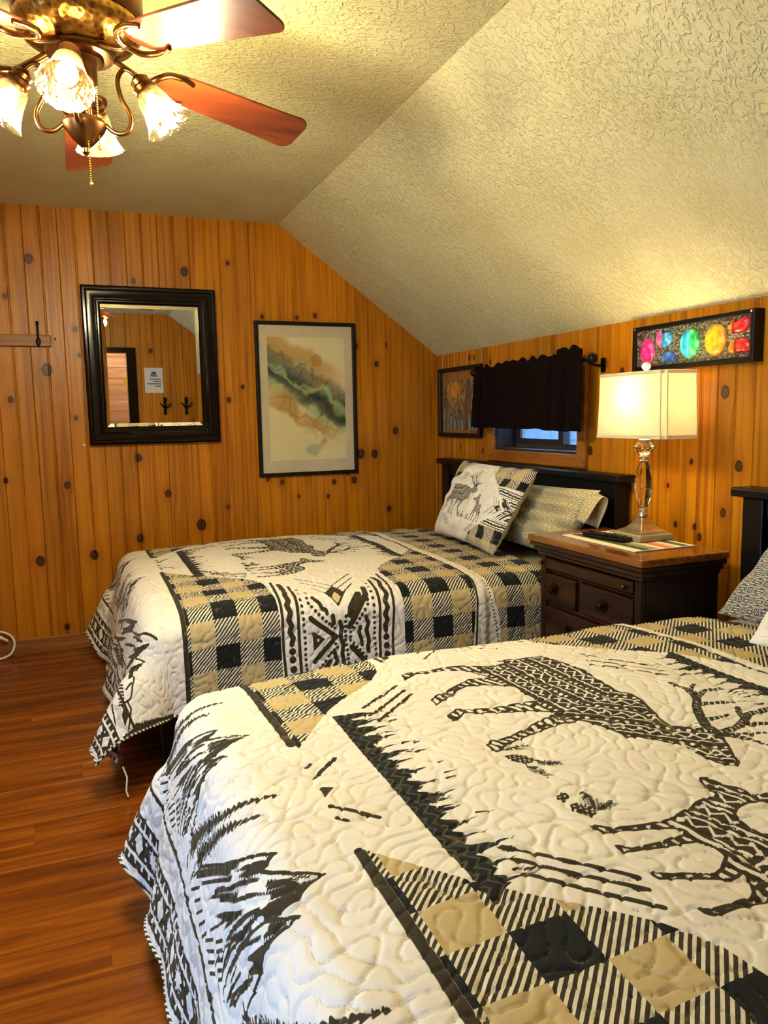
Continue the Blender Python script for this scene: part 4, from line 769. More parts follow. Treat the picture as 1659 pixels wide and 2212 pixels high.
BLACKF = plain('black_fabric', '#121212', .9, .2)
bed(BED1, (-.185, -1.815), 'black wooden bed with shelf-topped headboard under the small window', 'far', CASE1, 'beige printed sheet on the mattress of the far bed')
bed(BED2, (-2.37, -4.0), 'black wooden bed at the right edge, beside the lamp nightstand', 'near', CASE2, 'grey printed sheet on the mattress of the near bed')
pillow([(-.235, -.78, .60), (-.265, -1.69, .60), (-.14, -.80, .855), (-.165, -1.79, .880)], .15, CASE1, 'beige trellis print pillow leaning on the far headboard behind the deer sham', 'printed pillows', 1)
pillow([(-.360, -2.585, .594), (-.360, -3.42, .594), (-.16, -2.69, .92), (-.16, -3.42, .92)], .14, CASE2, 'grey trellis print pillow on the near bed at the right edge', 'printed pillows', 2, False)
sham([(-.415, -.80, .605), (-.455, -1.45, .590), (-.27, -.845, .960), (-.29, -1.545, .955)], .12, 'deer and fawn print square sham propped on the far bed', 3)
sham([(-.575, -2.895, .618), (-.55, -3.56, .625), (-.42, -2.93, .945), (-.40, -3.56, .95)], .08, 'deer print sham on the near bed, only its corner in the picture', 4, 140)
# ------------------------------------------------------------------ nightstand
def nightstand():
    ya, yb = -1.745, -2.385      # far and near side of the top
    t = thing('nightstand', (-.28, (ya+yb)/2, 0), 'dark oak nightstand with drawers between the two beds', 'nightstand')
    MB().box((-.472, yb, .700), (-.108, ya, .725)).build('top', TOPWOOD, t, bev=.006)
    MB().box((-.466, yb+.006, .683), (-.110, ya-.006, .700)).build('cornice', DARKWOOD_H, t, bev=.005); MB().box((-.455, yb+.016, .664), (-.112, ya-.016, .683)).build('cornice', DARKWOOD_H, t, bev=.006)
    MB().box((-.444, yb+.028, .648), (-.114, ya-.028, .664)).build('cornice', DARKWOOD_H, t, bev=.005)
    b0, b1 = ya-.038, yb+.038; xf = -.425
    MB().box((-.410, b1, .07), (-.114, b0, .648)).build('body', DARKWOOD, t, bev=.003)
    for yy in (b0, b1+.032): MB().box((xf-.012, yy-.032, .07), (-.410, yy, .648)).build('stile', DARKWOOD, t, bev=.006)
    MB().box((-.440, b1-.012, 0), (-.114, b0+.012, .07)).build('plinth', DARKWOOD_H, t, bev=.006)
    i0, i1 = b0-.034, b1+.034
    for z0, z1 in ((.586, .594), (.458, .470), (.280, .292)): MB().box((xf, i1, z0), (-.410, i0, z1)).build('rail', DARKWOOD_H, t, bev=.002)
    mid = -2.018
    MB().box((xf, mid-.012, .470), (-.410, mid+.012, .586)).build('divider', DARKWOOD, t, bev=.002)
    def drawer(y0_, y1_, z0, z1, name='drawer'):
        d = MB().box((xf-.014, y1_, z0), (-.411, y0_, z1)).build(name, DARKWOOD_H, t, bev=.006, seg=3); return d
    tr = drawer(i0-.004, i1+.004, .598, .640, 'pull_out_tray')
    for yy in (-1.80, -2.275): MB().sphere((xf-.022, yy, .619), .009, 10, 8).build('knob', BRONZE, tr, smooth=60)
    for y0_, y1_, yk_ in ((i0-.002, mid+.013, -1.880), (mid-.013, i1+.002, -2.164)):
        d = drawer(y0_, y1_, .474, .582)
        kb = MB().lathe((0, 0, 0), [(.024, 0), (.024, .004), (.010, .006), (.008, .012), (.014, .018), (.014, .024), (.008, .028)], 18); kb.xf(Matrix.Translation((xf-.013, yk_, .530)) @ Matrix.Rotation(-math.pi/2, 4, 'Y')); kb.build('knob', OLDBRASS, d, smooth=50)
    for z0, z1 in ((.296, .454), (.085, .276)):
        d = drawer(i0-.002, i1+.002, z0, z1); zc = (z0+z1)/2+.025; yc = -2.01
        ba = MB()
        for s_ in (-1, 1): q = MB().lathe((0, 0, 0), [(.014, 0), (.014, .003), (.006, .005), (.006, .016)], 14); q.xf(Matrix.Translation((xf-.013, yc+s_*.042, zc)) @ Matrix.Rotation(-math.pi/2, 4, 'Y')); ba.add(q.v, q.f)
        ba.tube(spline([(xf-.027, yc+.042, zc), (xf-.033, yc+.044, zc-.014), (xf-.036, yc+.026, zc-.032), (xf-.037, yc, zc-.037), (xf-.036, yc-.026, zc-.032), (xf-.033, yc-.044, zc-.014), (xf-.027, yc-.042, zc)], 5), .0042, 8)
        ba.build('bail_pull', OLDBRASS, d, smooth=50)
OLDBRASS = plain('aged_brass', '#4a3a20', .35, .2, metal=1.0)
nightstand()
# striped woven mat
def mat_mat():
    t = NT('striped_weave'); p = t.n('SeparateXYZ', {0: t.n('TexCoord').outputs['Object']}).outputs
    u = t.M('ADD', t.M('MULTIPLY', p[0], 3.6), .5)
    c = t.n('ValToRGB', {0: u}); c.color_ramp.interpolation = 'CONSTANT'; e = c.color_ramp.elements
    st = [(0, '#e3d8bd'), (.17, '#3f4a34'), (.30, '#8d8a5e'), (.42, '#ddd2b4'), (.52, '#c96a44'), (.60, '#d98a5f'), (.68, '#e3d8bd'), (.78, '#47543c'), (.9, '#e3d8bd')]
    while len(e) < len(st): e.new(.5)
    for i, (q, h) in enumerate(st): e[i].position = q; e[i].color = lin(h)
    wv = t.noise(t.V('MULTIPLY', t.n('TexCoord').outputs['Object'], (900, 250, 1)), 1, 1); t.set(col=c.outputs[0], rough=.9); t.bump(wv, .4, .001); return t.m
pm = thing('placemat', (-.262, -2.06, .725), 'striped woven placemat under the lamp on the nightstand', 'placemat')
MB().box((-.392, -2.265, .7255), (-.132, -1.855, .7285)).build('woven_panel', mat_mat(), pm, bev=.001)
for yy in (-2.262, -1.858): MB().box((-.392, yy-.003, .7255), (-.132, yy+.003, .7295)).build('hem', plain('cream_hem', '#d9cdb2', .9), pm)
# remote control
rm = thing('remote_control', (-.31, -2.01, .729), 'black remote control lying on the striped placemat', 'remote control')
RM = Matrix.Translation((-.309, -2.012, .7295)) @ Rz(math.radians(9))
q = MB().loft([[(-.024*s_, -.10, z) for s_, z in ((-1, .002), (1, .002), (1, .016), (-1, .016))], [(-.025*s_, .0, z) for s_, z in ((-1, 0), (1, 0), (1, .019), (-1, .019))], [(-.022*s_, .10, z) for s_, z in ((-1, .002), (1, .002), (1, .017), (-1, .017))]]).xf(RM); q.build('case', BLACKG, rm, bev=.005, seg=3)
RB = plain('grey_rubber', '#3a3a3c', .6)
for i in range(6):
    for j in (-1, 0, 1):
        q = MB().lathe((j*.013, -.075+i*.024, .0175), [(.0042, 0), (.0042, .0035), (.003, .0042)], 8).xf(RM); q.build('button', RB, rm, smooth=40)
# ------------------------------------------------------------------ table lamp
def lamp():
    cx, cy, z0 = -.195, -2.067, .7285
    t = thing('table_lamp', (cx, cy, z0), 'lit crystal table lamp with rectangular cream shade on the nightstand', 'lamp')
    c = (cx, cy, z0); h2 = math.pi/4
    MB().lathe(c, [(.098, .0), (.105, .003), (.105, .022), (.098, .026)], 4, sq=h2).build('crystal_base', SLAB, t, bev=.003)
    MB().lathe(c, [(.088, .026), (.088, .031), (.062, .040), (.040, .055), (.027, .072), (.024, .080)], 4, sq=h2).build('foot', CHROME, t, bev=.002)
    MB().lathe(c, [(.014, .080), (.020, .084), (.020, .092), (.013, .097), (.017, .104), (.017, .110), (.011, .116)], 20).build('collar', CHROME, t, smooth=40)
    MB().lathe(c, [(.016, .116), (.026, .150), (.032, .185), (.031, .215), (.024, .250), (.014, .276)], 8).build('crystal_column', CRYSTAL, t)
    MB().lathe(c, [(.0115, .276), (.017, .281), (.010, .287), (.010, .292), (.017, .297), (.012, .303)], 20).build('collar', CHROME, t, smooth=40)
    MB().lathe(c, [(.013, .303), (.038, .327), (.038, .331), (.018, .350)], 8).build('crystal_diamond', CRYSTAL, t)
    MB().lathe(c, [(.019, .350), (.021, .356), (.013, .362), (.013, .366), (.017, .370)], 20).build('collar', CHROME, t, smooth=40)
    MB().lathe(c, [(.0145, .370), (.0145, .42)], 20).build('candle_sleeve', WHITEP, t, smooth=40)
    MB().lathe(c, [(.011, .42), (.018, .445), (.026, .475), (.024, .500), (.010, .515)], 16).build('bulb', emit('lamp_bulb', '#ffd28a', 8), t, smooth=60)
    hp = MB().tube(spline([(cx, cy-.013, z0+.42), (cx, cy-.045, z0+.46), (cx, cy-.04, z0+.55), (cx, cy, z0+.60)], 6), .0018, 6); hp.tube(spline([(cx, cy+.013, z0+.42), (cx, cy+.045, z0+.46), (cx, cy+.04, z0+.55), (cx, cy, z0+.60)], 6), .0018, 6); hp.build('harp', CHROME, t, smooth=60)
    MB().lathe((cx, cy, z0+.598), [(.006, 0), (.012, .006), (.016, .014), (.014, .024), (.005, .030)], 16).build('finial', WHITEP, t, smooth=50)
    # shade: rectangular with stepped-in corners, slightly flared to the bottom
    def ring(k_, z):
        lx, ly, n_ = .076*k_, .176*k_, .016
        return [(cx+a*lx-(a*n_ if p else 0), cy+b_*ly-(0 if p else b_*n_), z) for a, b_, p in ((-1, -1, 0), (-1, -1, 2), (-1, -1, 1), (1, -1, 1), (1, -1, 2), (1, -1, 0), (1, 1, 0), (1, 1, 2), (1, 1, 1), (-1, 1, 1), (-1, 1, 2), (-1, 1, 0)) for _ in (0,)] if False else \
            [(cx+x*k_, cy+y*k_, z) for x, y in ((-.076, -.160), (-.062, -.160), (-.062, -.176), (.062, -.176), (.062, -.160), (.076, -.160), (.076, .160), (.062, .160), (.062, .176), (-.062, .176), (-.062, .160), (-.076, .160))]
    zb, zt = z0+.365, z0+.590
    sh = MB().loft([ring(1.03, zb), ring(1.0, (zb+zt)/2), ring(.985, zt)], True, False); sh.loft([ring(1.0, zb), ring(.97, (zb+zt)/2), ring(.955, zt)], True, False) if False else None
    so = sh.build('shade', SHADEC, t)
    for z, k_ in ((zb+.004, 1.04), (zt-.004, .995)):
        rg = [ring(k_, z-.006), ring(k_, z+.006)]; MB().loft(rg, True, False).build('shade_trim', SHADET, so)
    for i in (0, 2, 3, 5):
        a, b_ = ring(1.035, zb)[i], ring(.99, zt)[i]; MB().tube([a, b_], .0022, 6).build('shade_piping', SHADET, so)
    sp_ = MB()
    for a in range(3): sp_.tube([(cx, cy, zt-.012), (cx+[.06, -.06, .0][a], cy+[.0, .0, .165][a], zt-.012)], .0016, 6)
    sp_.tube([(cx, cy, zt-.012), (cx, cy-.165, zt-.012)], .0016, 6); sp_.build('spider', CHROME, t)
    L = bpy.data.lights.new('lamp_light', 'POINT'); L.energy = LAMP_W; L.color = (1, .80, .42); L.shadow_soft_size = .05
    lo = bpy.data.objects.new('lamp_light', L); COL.objects.link(lo); lo.location = (cx, cy, z0+.50)
def shade_fabric(name, col, tl):
    t = NT(name); t.t.nodes.remove(t.b)
    w = t.noise(t.V('MULTIPLY', t.n('TexCoord').outputs['Object'], (1, 1, 1)), 500, 1); c = t.mix(t.M('MULTIPLY', w, .15), col, '#d8cda8')
    d = t.n('BsdfDiffuse', {0: c}); r = t.n('BsdfTranslucent', {0: c})
    mx = t.n('MixShader', {0: tl, 1: d.outputs[0], 2: r.outputs[0]}); t.t.links.new(mx.outputs[0], t.out.inputs[0]); return t.m
SHADEC = shade_fabric('cream_lampshade', '#d9cfb0', .26); SHADET = shade_fabric('cream_shade_trim', '#e6dcc0', .25)
lamp()
# ------------------------------------------------------------------ mirror
def frame_sweep(prof, w, h):
    """mitred frame, local x/z plane centred on 0, front towards -y; prof: (inward offset, y)"""
    b = MB(); n = len(prof); vs = []
    for sx, sz in ((-1, -1), (1, -1), (1, 1), (-1, 1)):
        for o_, y_ in prof: vs.append((sx*(w/2-o_), y_, sz*(h/2-o_)))
    fs = []
    for k_ in range(4):
        for j in range(n):
            j2 = (j+1) % n; a, b2 = k_*n, ((k_+1) % 4)*n; fs.append((a+j, a+j2, b2+j2, b2+j))
    return b.add(vs, fs)
mx, mz, mw, mh = -1.663, 1.466, .667, .802
MT = Matrix.Translation((mx, -.004, mz-mh/2)) @ Matrix.Rotation(math.radians(.9), 4, 'X') @ Rz(math.radians(0)) @ Matrix.Translation((0, 0, mh/2))
mo = thing('wall_mirror', (mx, 0, mz-mh/2), 'wall mirror in a wide black moulded frame', 'mirror')
frame_sweep([(0, 0), (0, -.030), (.008, -.036), (.020, -.036), (.026, -.028), (.034, -.028), (.055, -.024), (.066, -.028), (.072, -.022), (.080, -.022), (.086, -.014), (.090, -.012), (.090, 0)], mw, mh).xf(MT).build('frame', BLACKG, mo, smooth=30, bev=.0015)
MIRROR = NT('silvered_mirror'); MIRROR = MIRROR.set(col=MIRROR.ramp(MIRROR.noise(MIRROR.n('TexCoord').outputs['Object'], 2, 1), [(.4, '#e8e6df'), (.6, '#eceae4')]), metal=1.0, rough=.0)
gw, gh = mw/2-.088, mh/2-.088; bv = .020
g = MB().add([(-gw, -.0085, -gh), (gw, -.0085, -gh), (gw, -.0085, gh), (-gw, -.0085, gh), (-gw+bv, -.0105, -gh+bv), (gw-bv, -.0105, -gh+bv), (gw-bv, -.0105, gh-bv), (-gw+bv, -.0105, gh-bv)], [(0, 1, 5, 4), (1, 2, 6, 5), (2, 3, 7, 6), (3, 0, 4, 7), (4, 5, 6, 7)]).xf(MT); g.build('mirror_glass', MIRROR, mo)
# ------------------------------------------------------------------ framed abstract print
ax0, ax1, az0, az1 = -1.118, -.532, .858, 1.718
aw, ah = ax1-ax0, az1-az0; acx, acz = (ax0+ax1)/2, (az0+az1)/2
ab = thing('framed_print', (acx, 0, az0), 'tall black-framed abstract print in green and ochre with pale mat', 'picture')
AT = Matrix.Translation((acx, -.001, acz))
frame_sweep([(0, 0), (0, -.022), (.003, -.025), (.017, -.025), (.020, -.022), (.020, 0)], aw, ah).xf(AT).build('frame', BLACKP, ab, bev=.001)
MB().box((-aw/2+.02, -.009, -ah/2+.02), (aw/2-.02, -.003, ah/2-.02)).xf(AT).build('mat_board', plain('pale_mat', '#d6c9ae', .8, .03), ab)
def abstract():
    t = NT('alcohol_ink_print'); p = t.n('TexCoord').outputs['Object']; s_ = t.n('SeparateXYZ', {0: p}).outputs
    x = t.M('SUBTRACT', s_[0], 0.0); z = t.M('SUBTRACT', s_[2], ah/2)   # about the centre
    vec = t.n('CombineXYZ', {0: x, 1: 0, 2: z}).outputs[0]
    warp = t.V('ADD', vec, t.V('SCALE', t.V('SUBTRACT', t.n('TexNoise', {'Vector': vec, 'Scale': 5.0, 'Detail': 3.0}).outputs['Color'], (.5, .5, .5)), .16))
    w = t.n('SeparateXYZ', {0: warp}).outputs
    # diagonal sweep from upper left to middle right
    dl = t.M('ADD', t.M('MULTIPLY', w[2], .866), t.M('MULTIPLY', w[0], .5)); al = t.M('SUBTRACT', t.M('MULTIPLY', w[0], .866), t.M('MULTIPLY', w[2], .5))
    band = t.step(t.M('ABSOLUTE', t.M('SUBTRACT', dl, .060)), .135, .085)
    och = t.M('MULTIPLY', t.step(t.M('ABSOLUTE', t.M('SUBTRACT', dl, .185)), .09, .03), t.step(al, .16, -.02))
    och2 = t.M('MULTIPLY', t.step(t.M('ABSOLUTE', t.M('ADD', dl, .085)), .05, .02), t.step(t.M('ABSOLUTE', t.M('SUBTRACT', al, .0)), .32, .1))
    vt = t.n('TexVoronoi', {'Vector': warp, 'Scale': 9.0}, feature='DISTANCE_TO_EDGE').outputs[0]
    vein = t.step(vt, .035, .0)
    wv = t.n('TexWave', {'Vector': t.n('CombineXYZ', {0: dl, 1: al, 2: 0}).outputs[0], 'Scale': 2.6, 'Distortion': 9.0, 'Detail': 3.0, 'Detail Scale': 1.6}).outputs[1]
    col = t.mix(t.M('MULTIPLY', t.noise(warp, 4, 2), .3), '#ece0b4', '#e2cf95')
    col = t.mix(t.M('MULTIPLY', och, .75), col, '#c08a28'); col = t.mix(t.M('MULTIPLY', och2, .8), col, '#b98a1e')
    gcol = t.ramp(wv, [(.1, '#0b2c34'), (.45, '#2a4f30'), (.72, '#4f6f3e'), (.95, '#93aa7c')])
    core = t.step(t.M('ABSOLUTE', t.M('SUBTRACT', dl, .03)), .14, .0)
    col = t.mix(t.M('MULTIPLY', band, t.M('ADD', .55, t.M('MULTIPLY', core, .45))), col, gcol)
    col = t.mix(t.M('MULTIPLY', t.M('MULTIPLY', vein, .55), t.M('MAXIMUM', band, t.M('MULTIPLY', och2, .8))), col, '#0c2a30')
    blob = t.step(t.V('LENGTH', t.V('MULTIPLY', t.V('SUBTRACT', warp, (.06, 0, .215)), (1, 0, 1.25))), .045, .036); col = t.mix(t.M('MULTIPLY', blob, .75), col, '#b07f22')
    tail = t.M('MULTIPLY', t.step(t.V('LENGTH', t.V('MULTIPLY', t.V('SUBTRACT', warp, (.055, 0, -.20)), (1, 0, .55))), .085, .03), t.step(t.noise(warp, 11, 2), .40, .62)); col = t.mix(t.M('MULTIPLY', tail, .7), col, '#a9853a')
    teal = t.M('MULTIPLY', t.step(t.V('LENGTH', t.V('MULTIPLY', t.V('SUBTRACT', warp, (.03, 0, -.29)), (1, 0, 1))), .05, .02), .5); col = t.mix(teal, col, '#7f9a88')
    t.set(col=col, rough=.7); return t.m
MB().box((-aw/2+.068, -.0105, -ah/2+.088), (aw/2-.068, -.0092, ah/2-.085)).xf(AT).build('print', abstract(), ab)
MB().box((-aw/2+.02, -.0165, -ah/2+.02), (aw/2-.02, -.0145, ah/2-.02)).xf(AT).build('glazing', PICGLASS, ab)
# ------------------------------------------------------------------ moon and tree picture beside the window
BT = lambda y, z: Matrix.Translation((0, y, z)) @ Rz(-math.pi/2)       # local x -> -y, local -y -> -x
my0, my1, mz0, mz1 = -.062, -.565, 1.058, 1.458; w_, h_ = my0-my1, mz1-mz0
tp = thing('framed_picture', (0, (my0+my1)/2, mz0), 'black-framed orange moon and tree picture in the corner by the curtain', 'picture')
TT = BT((my0+my1)/2, (mz0+mz1)/2) @ Matrix.Translation((0, -.001, 0))
frame_sweep([(0, 0), (0, -.024), (.003, -.027), (.021, -.027), (.024, -.022), (.024, 0)], w_, h_).xf(TT).build('frame', BLACKP, tp, bev=.001)
MB().box((-w_/2+.022, -.006, -h_/2+.022), (w_/2-.022, -.002, h_/2-.022)).xf(TT).build('wood_backing', TRIMW, tp)
def moon():
    t = NT('moon_tree_painting'); p = t.n('TexCoord').outputs['Object']; s_ = t.n('SeparateXYZ', {0: p}).outputs
    x = t.M('MULTIPLY', s_[1], -1); z = t.M('SUBTRACT', s_[2], h_/2); v = t.n('CombineXYZ', {0: x, 1: z, 2: 0}).outputs[0]
    wn = t.V('ADD', v, t.V('SCALE', t.V('SUBTRACT', t.n('TexNoise', {'Vector': v, 'Scale': 22.0}).outputs['Color'], (.5, .5, .5)), .03))
    r = t.V('LENGTH', t.V('MULTIPLY', t.V('SUBTRACT', v, (-.06, .07, 0)), (.72, 1, 0)))
    cells = t.n('TexVoronoi', {'Vector': t.V('MULTIPLY', wn, (1, .6, 1)), 'Scale': 60.0}); cc = t.n('SeparateColor', {0: cells.outputs['Color']}).outputs
    col = t.ramp(cc[0], [(.0, '#0c0b0e'), (.4, '#26262a'), (.65, '#4c4c4e'), (.9, '#8e8e86')])
    col = t.mix(t.M('MULTIPLY', t.step(r, .12, .05), t.step(cc[1], .25, .5)), col, '#c9b34a')
    hill = t.M('SUBTRACT', s_[2], t.M('ADD', .10, t.M('MULTIPLY', t.M('MULTIPLY', x, x), 1.6)))
    wv = t.n('TexWave', {'Vector': wn, 'Scale': 7.0, 'Distortion': 3.0}).outputs[1]
    col = t.mix(t.step(hill, .005, -.005), col, t.ramp(wv, [(.2, '#1f4a52'), (.6, '#3f7a86'), (.95, '#8fb0a4')]))
    br = t.n('TexVoronoi', {'Vector': wn, 'Scale': 18.0}, feature='DISTANCE_TO_EDGE').outputs[0]; col = t.mix(t.M('MULTIPLY', t.step(br, .05, .02), t.step(z, -.1, .05)), col, '#120d0a')
    tr = t.M('ABSOLUTE', t.M('SUBTRACT', x, t.M('ADD', .082, t.M('MULTIPLY', t.M('SINE', t.M('MULTIPLY', z, 9)), .012)))); tw = t.M('ADD', .012, t.M('MULTIPLY', t.M('MULTIPLY', z, z), .28))
    col = t.mix(t.M('LESS_THAN', tr, tw), col, '#1a0e0a')
    col = t.mix(t.step(r, .052, .048), col, t.ramp(t.noise(v, 30, 2), [(.3, '#c9701a'), (.7, '#e8a63a')])); col = t.mix(t.M('MULTIPLY', t.step(r, .056, .052), t.step(r, .046, .050)), col, '#6a2e10')
    t.set(col=col, rough=.4); return t.m
MB().box((-w_/2+.048, -.009, -h_/2+.040), (w_/2-.048, -.0065, h_/2-.075)).xf(TT).build('painting', moon(), tp)
MB().box((-w_/2+.022, -.0185, -h_/2+.022), (w_/2-.022, -.0165, h_/2-.022)).xf(TT).build('glazing', PICGLASS, tp)
# ------------------------------------------------------------------ coloured stone picture above the lamp
ey0, ey1, ez0, ez1 = -1.809, -2.386, 1.337, 1.505; w_, h_ = ey0-ey1, ez1-ez0; ecy, ecz = (ey0+ey1)/2, (ez0+ez1)/2
eg = thing('mosaic_picture', (0, ecy, ez0), 'long black-framed mosaic picture of bright coloured stones above the lamp', 'picture')
ET = BT(ecy, ecz) @ Matrix.Translation((0, -.0, 0))
frame_sweep([(0, 0), (0, -.041), (.002, -.043), (.015, -.043), (.017, -.040), (.017, 0)], w_, h_).xf(ET).build('frame', BLACKP, eg, bev=.001)
def gravel():
    t = NT('shimmering_gravel'); p = t.n('TexCoord').outputs['Object']
    v = t.n('TexVoronoi', {'Vector': t.V('MULTIPLY', p, (1, 1, 1.3)), 'Scale': 130.0}); c = t.n('SeparateColor', {0: v.outputs['Color']}).outputs
    y = t.n('SeparateXYZ', {0: p}).outputs[1]; g_ = t.M('ADD', t.M('DIVIDE', y, -w_), .5)
    base = t.ramp(g_, [(0, '#5a3a3c'), (.25, '#3f4348'), (.45, '#40513e'), (.65, '#5a5a34'), (.85, '#51382c'), (1, '#4a2c2c')])
    col = t.mix(t.M('MULTIPLY', t.step(c[0], .3, .9), .6), t.mix(.45, base, '#120f0e'), '#9a8f78'); t.set(col=col, rough=.22); t.bump(v.outputs[0], .8, .004); return t.m
MB().box((-w_/2+.015, -.034, -h_/2+.015), (w_/2-.015, -.030, h_/2-.015)).xf(ET).build('gravel_ground', gravel(), eg)
def stone_mat(name, a, b_, c, ang=0):
    t = NT(name); p = t.n('TexCoord').outputs['Object']; s_ = t.n('SeparateXYZ', {0: p}).outputs
    n_ = t.noise(p, 45, 3); col = t.ramp(n_, [(.32, a), (.52, b_), (.7, c)]); t.set(col=col, rough=.3); t.bump(t.noise(p, 120, 2), .5, .003); return t.m
def half(p0, side, cx_, rx, rz):
    return p0
SM = {k_: stone_mat('stone_'+k_, *v) for k_, v in dict(magenta=('#8a0f5a', '#d0278a', '#f07ab8'), pink=('#b01f5a', '#e05590', '#f6a8c0'), blue=('#154f8a', '#2f86c8', '#78c0e8'), navy=('#1c3f9a', '#3468c8', '#6aa0e0'), aqua=('#0f86b8', '#35b8e0', '#7fe0ee'), green=('#0f9a4a', '#2fd07a', '#8af0b0'), yellow=('#e08a14', '#f2b428', '#f8cc50'), orange=('#d85a10', '#f08a20', '#f8b040'), red=('#a80f18', '#e02830', '#f25a50')).items()}
def stone(mats, u, z, ru, rz, cut=None, split=None, nm='stone'):
    """domed stone; cut keeps part of the ellipse; split: second colour beyond a local u"""
    parts = [(mats[0], -9, split if split is not None else 9)]
    if split is not None: parts.append((mats[1], split, 9))
    first = None
    for mt, lo, hi in parts:
        N_ = 40; pts = []
        for i in range(N_):
            a = 2*math.pi*i/N_; a_, b_ = math.cos(a), math.sin(a)
            if cut: a_, b_ = cut(a_, b_)
            pts.append((max(lo, min(hi, a_)), b_))
        rings = []
        for k_, d in ((1.0, -.034), (.97, -.038), (.80, -.0425), (.5, -.045)):
            cu = sum(q[0] for q in pts)/N_; cz = sum(q[1] for q in pts)/N_
            rings.append([(u+ru*(cu+(a-cu)*k_), d, z+rz*(cz+(b_-cz)*k_)) for a, b_ in pts])
        o = MB().loft(rings).xf(ET).build(nm, SM[mt], eg if first is None else first, smooth=60)
        first = first or o
hu = w_/577*1000/1000
def eu(y): return -(y-ecy)          # local x of a world y
stone(['magenta'], eu(-1.886), 1.410-ecz, .037, .050)
stone(['pink', 'blue'], eu(-1.975), 1.452-ecz, .042, .037, cut=lambda a, b_: (a, min(b_, .55-.0*a)) if a > -.3 else (a, b_), split=-.25)
stone(['navy'], eu(-2.000), 1.370-ecz, .036, .032, cut=lambda a, b_: (a, max(b_, -.25)))
stone(['aqua', 'green'], eu(-2.102), 1.420-ecz, .046, .052, split=.1)
stone(['yellow'], eu(-2.220), 1.421-ecz, .048, .054)
stone(['orange', 'red'], eu(-2.318), 1.463-ecz, .047, .030, cut=lambda a, b_: (a, min(b_, .45+.5*a)), split=-.45)
stone(['orange', 'red'], eu(-2.325), 1.387-ecz, .047, .030, cut=lambda a, b_: (a, max(b_, -.6)), split=-.35)
for yy, zz in ((-1.823, 1.496), (-2.372, 1.497)):
    MB().lathe((0, 0, 0), [(.004, 0), (.004, .002), (.002, .003)], 10).xf(Matrix.Translation((-.043, yy, zz)) @ Matrix.Rotation(-math.pi/2, 4, 'Y')).build('screw', CHROME, eg, smooth=40)
# ------------------------------------------------------------------ curtain rod and valance
IRON = plain('black_iron', '#0c0b0b', .4, .2, metal=.6)
rod = thing('curtain_rod', (-.085, -1.1, 1.402), 'black curtain rod with ball finials above the small window', 'curtain rod')
MB().tube([(-.085, -.650, 1.406), (-.085, -1.590, 1.402)], .008, 12).build('rod', IRON, rod, smooth=60)
for yy, s_ in ((-.648, 1), (-1.592, -1)):
    q = MB().lathe((0, 0, 0), [(.008, 0), (.012, .004), (.008, .010), (.018, .016), (.022, .028), (.018, .040), (.006, .046)], 16); q.xf(Matrix.Translation((-.085, yy, 1.404)) @ Matrix.Rotation(-s_*math.pi/2, 4, 'X')); q.build('finial', IRON, rod, smooth=60)
for yy in (-.657, -1.583):
    q = MB().tube([(-.004, yy, 1.375), (-.04, yy, 1.380), (-.075, yy, 1.388), (-.085, yy, 1.394)], .005, 8); q.box((-.006, yy-.012, 1.35), (0, yy+.012, 1.41)); q.build('bracket', IRON, rod)
def valance():
    ny, nz_ = 220, 36; ys = np.linspace(-.668, -1.572, ny); s_ = np.linspace(0, 1, nz_)
    Yg, Sg = np.meshgrid(ys, s_, indexing='ij'); u = (ys+1.09)/.425
    ph = 26*(ys+.13*np.sin(ys*9)) ; fold = np.sin(ph)*.6+np.sin(ph*2.3+1)*.25+.3*np.sin(ys*61)
    top = 1.432+.010*np.abs(np.sin(ys*30))+.006*np.sin(ys*77)+np.where(ys < -1.40, .020, 0)+np.where(ys > -.9, -.008, 0)
    bot = 1.118-.012*np.clip((-ys-1.1)/.4, 0, 1)+.004*np.sin(ph)
    Zg = top[:, None]+(bot-top)[:, None]*Sg
    am = .010+.020*np.clip(Sg, 0, 1); near = np.exp(-((Zg-1.404)/.012)**2)
    Xg = -.103-fold[:, None]*am*(1-.75*near)-.012*Sg
    P = np.stack([Xg, Yg+.012*np.cos(ph)[:, None]*Sg*.3, Zg], -1)
    o = grid_mesh('valance', P, {}, CURT, None, None, .0025); tag(o, 'dark brown gathered valance hanging over the small window', 'curtain')
CURT = plain('dark_brown_cloth', '#120706', .95, .25, 60, spec=.1)
valance()
# ------------------------------------------------------------------ coat rail with spoon hook, nail, white cord
rl = thing('coat_rail', (-2.6, 0, 1.59), 'wooden peg rail with a dark hook at the left edge', 'coat rail')
MB().box((-3.10, -.020, 1.560), (-2.146, 0, 1.617)).build('rail_board', TRIMWX, rl, bev=.004)
def hook(x, par):
    b = MB().tube(spline([(x, -.022, 1.672), (x, -.034, 1.655), (x, -.030, 1.625), (x, -.024, 1.600), (x, -.026, 1.578)], 6), [.006]*5+[.005]*10+[.004]*10, 8)
    b.sphere((x, -.023, 1.676), .008, 10, 8, (1, .7, 1)); b.sphere((x, -.027, 1.583), .016, 12, 10, (.75, .35, 1.35)); b.tube([(x, -.026, 1.566), (x, -.024, 1.552)], [.006, .001], 8)
    b.build('hook', IRON, par, smooth=60)
for x in (-2.204, -2.5, -2.8): hook(x, rl)
MB().sphere((-2.127, -.021, 1.600), .004, 8, 6).build('screw', IRON, rl)
nl = MB().lathe((0, 0, 0), [(.0015, 0), (.0015, .012), (.006, .0125), (.006, .014), (.003, .015)], 10).xf(Matrix.Translation((-2.024, .004, 1.066)) @ Matrix.Rotation(math.pi/2, 4, 'X')).build('wall_pin', WHITEP); tag(nl, 'tiny white push pin in the planks below the mirror', 'pin')
